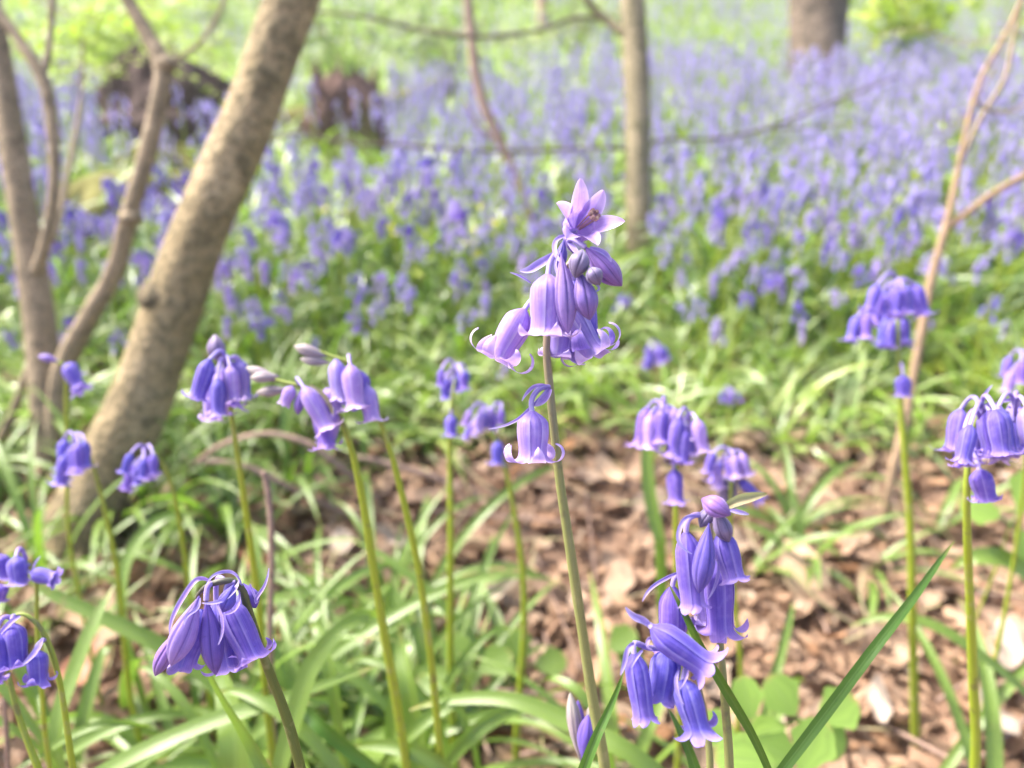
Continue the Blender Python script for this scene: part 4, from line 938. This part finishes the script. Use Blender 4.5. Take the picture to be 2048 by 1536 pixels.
A.bract([(1180, 495, .222), (1212, 508, .221), (1222, 525, .221)], 9)

# --- B: two clusters of the sharp violet plants at the lower right
B1 = Plant("violet bluebell lower right with a dark bud and thin pale bract at its tip",
           [(1420, 1030, .226), (1424, 1100, .227), (1430, 1200, .228), (1437, 1290, .229), (1448, 1400, .231), (1462, 1545, .234)], (10, 26), 'stem')
B1.flower((1404, 998), (1462, 1030), 44, .212, kind='bud', m_='bud', roll=.6, de=.208)
B1.flower((1430, 1018), (1458, 1084), 38, .214, kind='bud', m_='bud_grey')
B1.flower((1424, 1015), (1400, 1055), 30, .218, kind='bud', m_='bud_grey')
B1.flower((1372, 1062), (1384, 1200), 52, .214, m_='petal_violet', curl=1.0, lc=.16, att=(1410, 1036, .222), mid=[(1392, 1030, .217), (1376, 1040, .214)], roll=.5)
B1.flower((1418, 1046), (1398, 1186), 46, .210, kind='bud', m_='petal_violet', roll=.2)
B1.flower((1442, 1062), (1466, 1150), 48, .217, m_='petal_violet', curl=1.9, lc=.22, att=(1430, 1045, .222), roll=1.0)
B1.flower((1434, 1118), (1440, 1248), 60, .221, m_='petal_violet', curl=3.2, lc=.42, att=(1432, 1095, .225), roll=.0, seed=4)
B1.flower((1345, 1172), (1345, 1295), 56, .226, m_='petal_violet', curl=2.6, lc=.3, att=(1425, 1150, .228), mid=[(1375, 1142, .227), (1352, 1152, .226)], roll=.2)
B1.flower((1405, 1160), (1412, 1235), 40, .229, m_='petal', curl=3.4, lc=.45)
B1.bract([(1365, 1143, .222), (1335, 1155, .221), (1300, 1178, .220), (1285, 1203, .220)], 7)
B1.bract([(1400, 1032, .214), (1368, 1040, .211), (1357, 1080, .209), (1384, 1108, .209)], 8)
B1.bract([(1436, 1120, .212), (1434, 1160, .212), (1416, 1198, .212)], 6)
B1.bract([(1445, 1018, .212), (1475, 1001, .211), (1505, 993, .211), (1534, 988, .211)], 20, 'dry_grass', fold=.6)
B1.bract([(1460, 1020, .208), (1480, 1024, .207), (1498, 1029, .207)], 8)
B2 = Plant("blue violet bluebell with four splayed bells at the lowest right of centre",
           [(1368, 1290, .222), (1385, 1330, .223), (1400, 1390, .225), (1410, 1460, .227), (1416, 1545, .229)], (10, 22), 'stem')
B2.flower((1302, 1254), (1398, 1322), 58, .206, m_='petal_blue', curl=1.9, lc=.35, att=(1368, 1290, .222), mid=[(1320, 1262, .213), (1298, 1250, .207)], roll=.3, seed=2)
B2.flower((1268, 1304), (1286, 1424), 46, .206, m_='petal_blue', curl=.9, lc=.22, att=(1360, 1292, .221), mid=[(1300, 1296, .212), (1268, 1288, .207)], roll=.7, anth=1)
B2.flower((1334, 1302), (1322, 1382), 60, .212, m_='petal_blue', curl=2.2, lc=.35, att=(1368, 1295, .222), roll=.4, seed=6, jit=2.0)
B2.flower((1366, 1358), (1392, 1448), 54, .205, m_='petal_blue', curl=3.0, lc=.5, att=(1385, 1335, .223), mid=[(1372, 1335, .210)], roll=1.0, seed=7)
B2.bract([(1300, 1252, .207), (1286, 1240, .206), (1268, 1232, .206), (1251, 1214, .206)], 14)
B2.bract([(1268, 1286, .206), (1256, 1298, .204), (1248, 1328, .204), (1241, 1350, .204)], 9)
B2.bract([(1285, 1300, .205), (1272, 1316, .203), (1262, 1336, .203)], 6)
B2.bract([(1320, 1296, .207), (1300, 1276, .207), (1294, 1290, .206), (1306, 1300, .206)], 6)
B2.bract([(1358, 1340, .205), (1352, 1368, .203), (1368, 1410, .202)], 7)
B2.bract([(1374, 1336, .205), (1374, 1350, .203), (1360, 1378, .202)], 4)
C = Plant("short bluebell with upright pale-tipped buds at the foot of the tallest stem", [(1164, 1500, .28), (1164, 1530, .282), (1160, 1560, .285)], (8, 12), 'stem_bright')
C.flower((1162, 1528), (1140, 1385), 30, .28, kind='bud', m_='bud_pale'); C.flower((1166, 1528), (1176, 1430), 34, .275, kind='bud', m_='petal_blue'); C.flower((1160, 1520), (1156, 1400), 26, .285, kind='bud', m_='petal_violet'); C.flower((1166, 1525), (1184, 1400), 20, .285, kind='bud', m_='bud_pale')

# --- D: nodding cluster at the left
D = Plant("nodding bluebell at the lower left with violet bells hung from its arched tip",
          [(392, 1196, .226), (412, 1174, .225), (440, 1163, .225), (464, 1162, .226), (484, 1176, .228), (500, 1230, .231), (530, 1330, .236), (565, 1430, .241), (598, 1545, .246)], (11, 30), 'stem_dark')
D.flower((398, 1192), (342, 1332), 52, .219, kind='bud', m_='petal', roll=.1)
D.flower((352, 1262), (310, 1352), 34, .224, kind='bud', m_='bud')
D.flower((412, 1196), (432, 1350), 46, .222, m_='petal_violet', kind='bud', att=(425, 1168, .225), roll=.2)
D.flower((452, 1200), (502, 1305), 58, .225, m_='petal_violet', curl=4.0, lc=.42, att=(470, 1165, .226), roll=.3, seed=3)
D.flower((432, 1200), (456, 1322), 50, .232, m_='petal_violet', curl=2.8, lc=.38, att=(450, 1163, .226), seed=5)
D.flower((468, 1168), (444, 1225), 34, .219, m_='petal_blue', kind='bud', roll=.4)
D.flower((405, 1220), (370, 1318), 52, .230, m_='petal_violet', curl=2.4, lc=.3, seed=6)
D.flower((486, 1166), (512, 1216), 34, .232, kind='bud', m_='petal_blue')
D.flower((480, 1190), (478, 1290), 50, .234, m_='petal_blue', curl=2.8, lc=.35, seed=8)
D.bract([(484, 1172, .227), (464, 1144, .224), (432, 1148, .222), (412, 1170, .221)], 6)
D.bract([(420, 1162, .223), (396, 1158, .221), (366, 1196, .220), (344, 1240, .220), (340, 1268, .221)], 10)
D.bract([(478, 1156, .225), (470, 1178, .219), (444, 1200, .217), (404, 1206, .217)], 9)
D.bract([(400, 1196, .216), (396, 1215, .215), (375, 1232, .215), (368, 1250, .215)], 6)
D.bract([(478, 1180, .220), (474, 1215, .217), (445, 1230, .216)], 5)
D.bract([(432, 1204, .217), (446, 1250, .215), (436, 1290, .215)], 6)
D.bract([(500, 1168, .230), (515, 1205, .229), (512, 1200, .229), (530, 1170, .229), (538, 1136, .229)], 7)

# --- E: clusters cut by the left edge
E2 = Plant("blue bluebell at the lower left edge, stem arched over two hanging bells",
           [(22, 1236, .275), (46, 1228, .275), (76, 1250, .276), (96, 1290, .278), (112, 1350, .28), (128, 1440, .284), (148, 1545, .29)], (8, 17), 'stem_bright')
E2.flower((24, 1246), (34, 1320), 44, .272, m_='petal_blue', curl=3.2, lc=.45, att=(30, 1234, .275))
E2.flower((72, 1300), (76, 1356), 38, .272, m_='petal_blue', curl=4.0, lc=.6, att=(88, 1280, .277), mid=[(84, 1282, .275), (76, 1290, .273)])
E2.flower((-8, 1262), (2, 1330), 44, .27, m_='petal_blue', curl=3.4, lc=.45, att=(22, 1236, .275))
E2.bract([(86, 1276, .272), (74, 1300, .270), (42, 1332, .268)], 12)
E2.bract([(40, 1232, .272), (16, 1250, .27), (-10, 1285, .27)], 10)
E3 = Plant("green bluebell stem at the lower left corner with one bell cut by the edge", [(14, 1330, .29), (30, 1400, .292), (50, 1470, .294), (76, 1548, .296)], (9, 20), 'stem_bright')
E3.flower((4, 1300), (-14, 1350), 40, .285, m_='petal_blue', curl=3.0, att=(14, 1330, .29))
E1 = Plant("violet bluebell at the left edge above the pale slanting leaf, one bell sideways",
           [(52, 1118, .33), (72, 1160, .33), (76, 1240, .335), (84, 1380, .345), (90, 1500, .36)], (7, 12), 'stem_bright')
E1.flower((32, 1112), (38, 1160), 36, .32, m_='petal_violet', curl=2.6, lc=.4, att=(52, 1118, .33))
E1.flower((62, 1146), (104, 1156), 30, .32, m_='petal_violet', curl=2.0, lc=.4, att=(60, 1130, .33))
E1.flower((-4, 1108), (6, 1150), 36, .325, m_='petal_violet', curl=2.6, lc=.4); E1.flower((2, 1168), (-4, 1196), 30, .32, m_='petal_violet', curl=2.6, lc=.4)
E1.bract([(64, 1146, .32), (72, 1124, .32), (82, 1112, .32)], 4)

# --- F: out-of-focus plants behind
def cluster(pl, cx, cy, w, h, d, n, m_, seed, budtop=True, L=None, curl=3.0, lowbell=None):
    """n bells hung in a drooping bunch whose outline is w x h photo px, centred on cx, cy"""
    r2 = np.random.default_rng(seed)
    for i in range(n):
        f = i / max(1, n - 1); a = r2.uniform(-1, 1); l_ = (L or h * .5) * r2.uniform(.85, 1.1)
        ax = cx + (((i * .618) % 1) * 2 - 1) * w * .36; by = cy - h / 2 + (h - l_ * 1.15) * (abs(((i * .381) % 1)) * .9) + abs(ax - cx) / w * h * .25
        dd_ = d + r2.uniform(-.018, .018); tilt = (ax - cx) * .35 + r2.normal(0, 5)
        pl.flower((ax, by), (ax + tilt, by + l_), l_ * .48, dd_, m_=m_[i % len(m_)], curl=curl * r2.uniform(.7, 1.2), lc=.42, att=(cx, cy - h * .35 + f * h * .2, d), seed=seed + i)
def mid(label, head, stem, wd, cl, mats=('petal_violet',), seed=1, sm='stem_bright', n=7, **k_):
    pl = Plant(label, [(head[0], head[1], head[2])] + stem, wd, sm)
    for j, c in enumerate(cl): cluster(pl, *c[:4], head[2], c[4], mats, seed + j * 31, **k_)
    return pl
mid("blurred blue bluebell in front of the leaning trunk's lower part", (168, 885, .45), [(190, 950, .46), (212, 1040, .47), (238, 1160, .49), (252, 1290, .52), (262, 1400, .55)], (7, 13), [(152, 918, 66, 100, 6)], ('petal_blue', 'petal_violet'), 21)
mid("blurred bluebell just right of the leaning trunk's foot", (310, 905, .45), [(335, 950, .46), (352, 1010, .47), (372, 1110, .5), (380, 1180, .53)], (7, 12), [(288, 938, 72, 80, 6)], ('petal_blue', 'petal_violet'), 22)
F3 = mid("blurred violet bluebell with a dark round bud on top, right of the leaning trunk", (446, 715, .35), [(458, 800, .355), (470, 870, .36), (486, 960, .37), (500, 1060, .385), (515, 1200, .41), (528, 1380, .44)], (8, 18), [(452, 775, 90, 140, 9)], ('petal_violet', 'petal'), 23)
F3.flower((436, 722), (430, 668), 36, .35, kind='bud', m_='bud_grey')
F4 = Plant("blurred lilac bluebell bent left with long faded buds, on a thick bright stem", [(520, 748, .335), (560, 762, .335), (610, 775, .335), (650, 800, .336), (682, 840, .338), (702, 900, .342), (722, 1000, .35), (742, 1130, .362), (766, 1260, .375), (795, 1400, .395)], (8, 23), 'stem_bright')
F4.flower((560, 764), (492, 734), 24, .335, kind='bud', m_='bud_pale'); F4.flower((580, 778), (512, 786), 22, .335, kind='bud', m_='bud_pale'); F4.flower((560, 752), (500, 756), 24, .33, kind='bud', m_='bud_pale')
F4.flower((585, 772), (570, 805), 26, .33, m_='petal', curl=1, lc=.2); F4.flower((600, 780), (596, 830), 20, .33, kind='bud', m_='bud')
F4.flower((606, 772), (650, 850), 36, .325, m_='petal', curl=2.4, lc=.3, att=(600, 772, .335)); F4.flower((636, 800), (652, 884), 36, .33, m_='petal_violet', curl=3, lc=.4, att=(640, 792, .335))
F4.flower((652, 776), (672, 822), 34, .335, m_='petal', curl=2.6, lc=.3); F4.flower((668, 820), (655, 885), 32, .332, m_='petal', curl=3, lc=.35, att=(660, 812, .335))
F4.bract([(620, 770, .33), (655, 800, .33), (668, 850, .33)], 9, 'dry_grass')
F5 = Plant("blurred lilac bluebell arching left with pale faded buds, above the second bright stem", [(632, 700, .335), (664, 712, .335), (700, 726, .335), (732, 762, .336), (756, 820, .338), (782, 900, .342), (806, 1000, .35), (830, 1120, .362), (850, 1250, .375), (872, 1420, .4)], (8, 18), 'stem_bright')
F5.flower((655, 714), (588, 692), 25, .335, kind='bud', m_='bud_pale'); F5.flower((662, 726), (600, 718), 20, .335, kind='bud', m_='bud_pale')
F5.flower((672, 718), (678, 790), 34, .33, m_='petal', curl=1, lc=.2); F5.flower((700, 728), (712, 806), 40, .326, m_='petal', curl=2, lc=.3, att=(700, 724, .335)); F5.flower((722, 742), (720, 806), 36, .332, m_='petal_violet', curl=2, lc=.3)
F5.flower((732, 770), (744, 834), 36, .33, m_='petal', curl=3, lc=.42, att=(730, 756, .335)); F5.flower((690, 735), (690, 800), 30, .34, m_='petal_violet', curl=2, lc=.3)
F6 = mid("small blurred bluebell with one bell hanging lower, left of the tallest stem", (912, 745, .47), [(905, 800, .47), (900, 850, .475), (898, 950, .485), (900, 1100, .50), (903, 1250, .53), (905, 1390, .56)], (7, 17), [(912, 765, 80, 66, 7)], ('petal_violet', 'petal_blue'), 26)
F6.flower((902, 830), (902, 866), 24, .47, m_='petal_blue', curl=3, att=(903, 820, .47))
F7 = mid("blurred bluebell pair of bunches touching the tallest stem's long bract", (975, 820, .50), [(990, 880, .50), (1012, 940, .505), (1030, 1020, .515), (1045, 1130, .53), (1046, 1250, .55), (1036, 1410, .58)], (6, 15), [(965, 845, 62, 66, 6), (1000, 838, 40, 60, 3)], ('petal', 'petal_violet'), 27)
F7.flower((996, 882), (994, 922), 24, .50, m_='petal_blue', curl=3, att=(990, 880, .5))
F8 = mid("blurred purple bluebell bunch with a lone bell below, above the dead leaves", (1352, 805, .40), [(1350, 870, .40), (1350, 930, .405), (1352, 1010, .41), (1356, 1150, .43), (1362, 1350, .47)], (8, 14), [(1325, 850, 80, 90, 6), (1378, 880, 60, 110, 5)], ('petal_violet', 'petal'), 28, L=64)
F8.flower((1348, 938), (1353, 996), 32, .39, m_='petal_violet', curl=2.6, lc=.4, att=(1350, 922, .4))
F9 = mid("blurred violet bluebell with spread tepals just behind the dark-tipped cluster", (1465, 905, .46), [(1462, 960, .46), (1462, 1060, .47), (1470, 1200, .50), (1480, 1350, .53)], (7, 12), [(1460, 935, 90, 80, 6)], ('petal_violet', 'petal'), 29)
F9.flower((1480, 960), (1510, 990), 22, .46, m_='petal_violet', curl=1); F9.flower((1450, 950), (1455, 1000), 40, .47, m_='bud_grey', curl=2)
F10 = mid("deep violet blurred bluebell beside the tan sapling, one bell far below", (1800, 585, .50), [(1796, 660, .50), (1800, 760, .505), (1806, 880, .51), (1816, 1020, .525), (1824, 1200, .55), (1830, 1400, .60), (1832, 1560, .64)], (7, 16), [(1795, 602, 110, 84, 9), (1795, 662, 50, 70, 4), (1730, 650, 40, 50, 3)], ('petal_blue', 'petal_violet'), 30, L=50)
F10.flower((1806, 750), (1806, 788), 30, .49, m_='petal_blue', curl=2.4, lc=.3, att=(1800, 740, .505))
F11 = Plant("large blue violet bluebell bunch at the right edge on a tall green stem", [(1990, 812, .30), (1958, 826, .30), (1942, 880, .30), (1936, 960, .302), (1936, 1060, .31), (1938, 1180, .325), (1942, 1340, .345), (1948, 1545, .37)], (9, 24), 'stem_bright')
cluster(F11, 1962, 870, 110, 130, .295, 9, ('petal_blue', 'petal_violet'), 33, L=76); cluster(F11, 2030, 860, 90, 120, .30, 6, ('petal_violet', 'petal'), 34, L=76)
F11.flower((1958, 938), (1972, 992), 42, .292, m_='petal_violet', curl=3.4, lc=.42, att=(1948, 900, .3))
F11.bract([(1960, 812, .298), (1972, 785, .298), (1985, 770, .298)], 5); F11.bract([(1990, 808, .296), (2020, 800, .296), (2046, 806, .296)], 6)
F12 = Plant("small bent violet bluebell in front of the crooked shrub stems", [(78, 716, .48), (110, 722, .48), (128, 732, .48), (132, 800, .49), (136, 950, .52), (140, 1090, .56)], (6, 8), 'stem_bright')
F12.flower((130, 728), (156, 770), 28, .475, m_='petal_violet', curl=2); F12.flower((118, 722), (76, 712), 16, .475, kind='bud', m_='bud'); F12.flower((136, 726), (150, 748), 24, .48, m_='petal_blue', curl=2)
mid("small blurred blue bluebell behind the purple bunch, in green leaves", (1462, 785, .80), [(1458, 830, .80), (1458, 900, .82)], (5, 6), [(1462, 798, 46, 34, 5)], ('petal_violet',), 35)
mid("blurred pale bluebell cut by the right edge above the large bunch", (2050, 705, .50), [(2050, 800, .51), (2052, 950, .53)], (6, 9), [(2045, 745, 70, 80, 6)], ('petal_violet', 'petal'), 36)
mid("small blurred violet bluebell in green leaves right of the slender trunk", (1314, 690, .85), [(1310, 740, .86), (1308, 860, .9)], (4, 6), [(1314, 712, 46, 50, 6)], ('petal_violet',), 37)
# basal leaves of the near plants
for i, (px, py, n, az) in enumerate([(1240, 1640, 5, 0), (1480, 1640, 5, 0), (640, 1600, 6, 1.5), (790, 1480, 5, 2), (870, 1500, 5, 2.5), (905, 1430, 4, 3), (1040, 1440, 4, 1), (1830, 1640, 3, 1), (260, 1460, 5, 2), (1980, 1700, 3, 1)]):
    tuft(px, py, n, .20, .010, 2000 + i, "leaf tuft around the foot of a near bluebell stem", "leaf tufts at the feet of the near bluebells", None)

# ------------------------------------------------------------------ added air volume imitating lens flare veil, lifts far darks
hz = Geo(); x0, x1, y0, y1, z0, z1 = -62, 62, -5, 56, -2, 2.9
cs = np.array([[x, y, z] for x in (x0, x1) for y in (y0, y1) for z in (z0, z1)], float)
hz.raw(cs, np.array([[0, 1, 3, 2], [4, 6, 7, 5], [0, 4, 5, 1], [2, 3, 7, 6], [0, 2, 6, 4], [1, 5, 7, 3]]), np.zeros((8, 2)), np.zeros(6, int))
hm, ht = mat("veil_volume"); hv = ht.nodes.new("ShaderNodeVolumePrincipled"); hv.inputs['Density'].default_value = HAZE; hv.inputs['Color'].default_value = (.98, .98, .95, 1); hv.inputs['Anisotropy'].default_value = .3
ho = ht.nodes.new("ShaderNodeOutputMaterial"); ht.links.new(hv.outputs[0], ho.inputs['Volume'])
me = hz.mesh("added_haze", hm); me.polygons.foreach_set("use_smooth", np.zeros(6, bool)); h_ = link("added_haze", me); tag(h_, "added thin volume imitating a lens flare veil over the distance", "added_haze", kind="stuff")
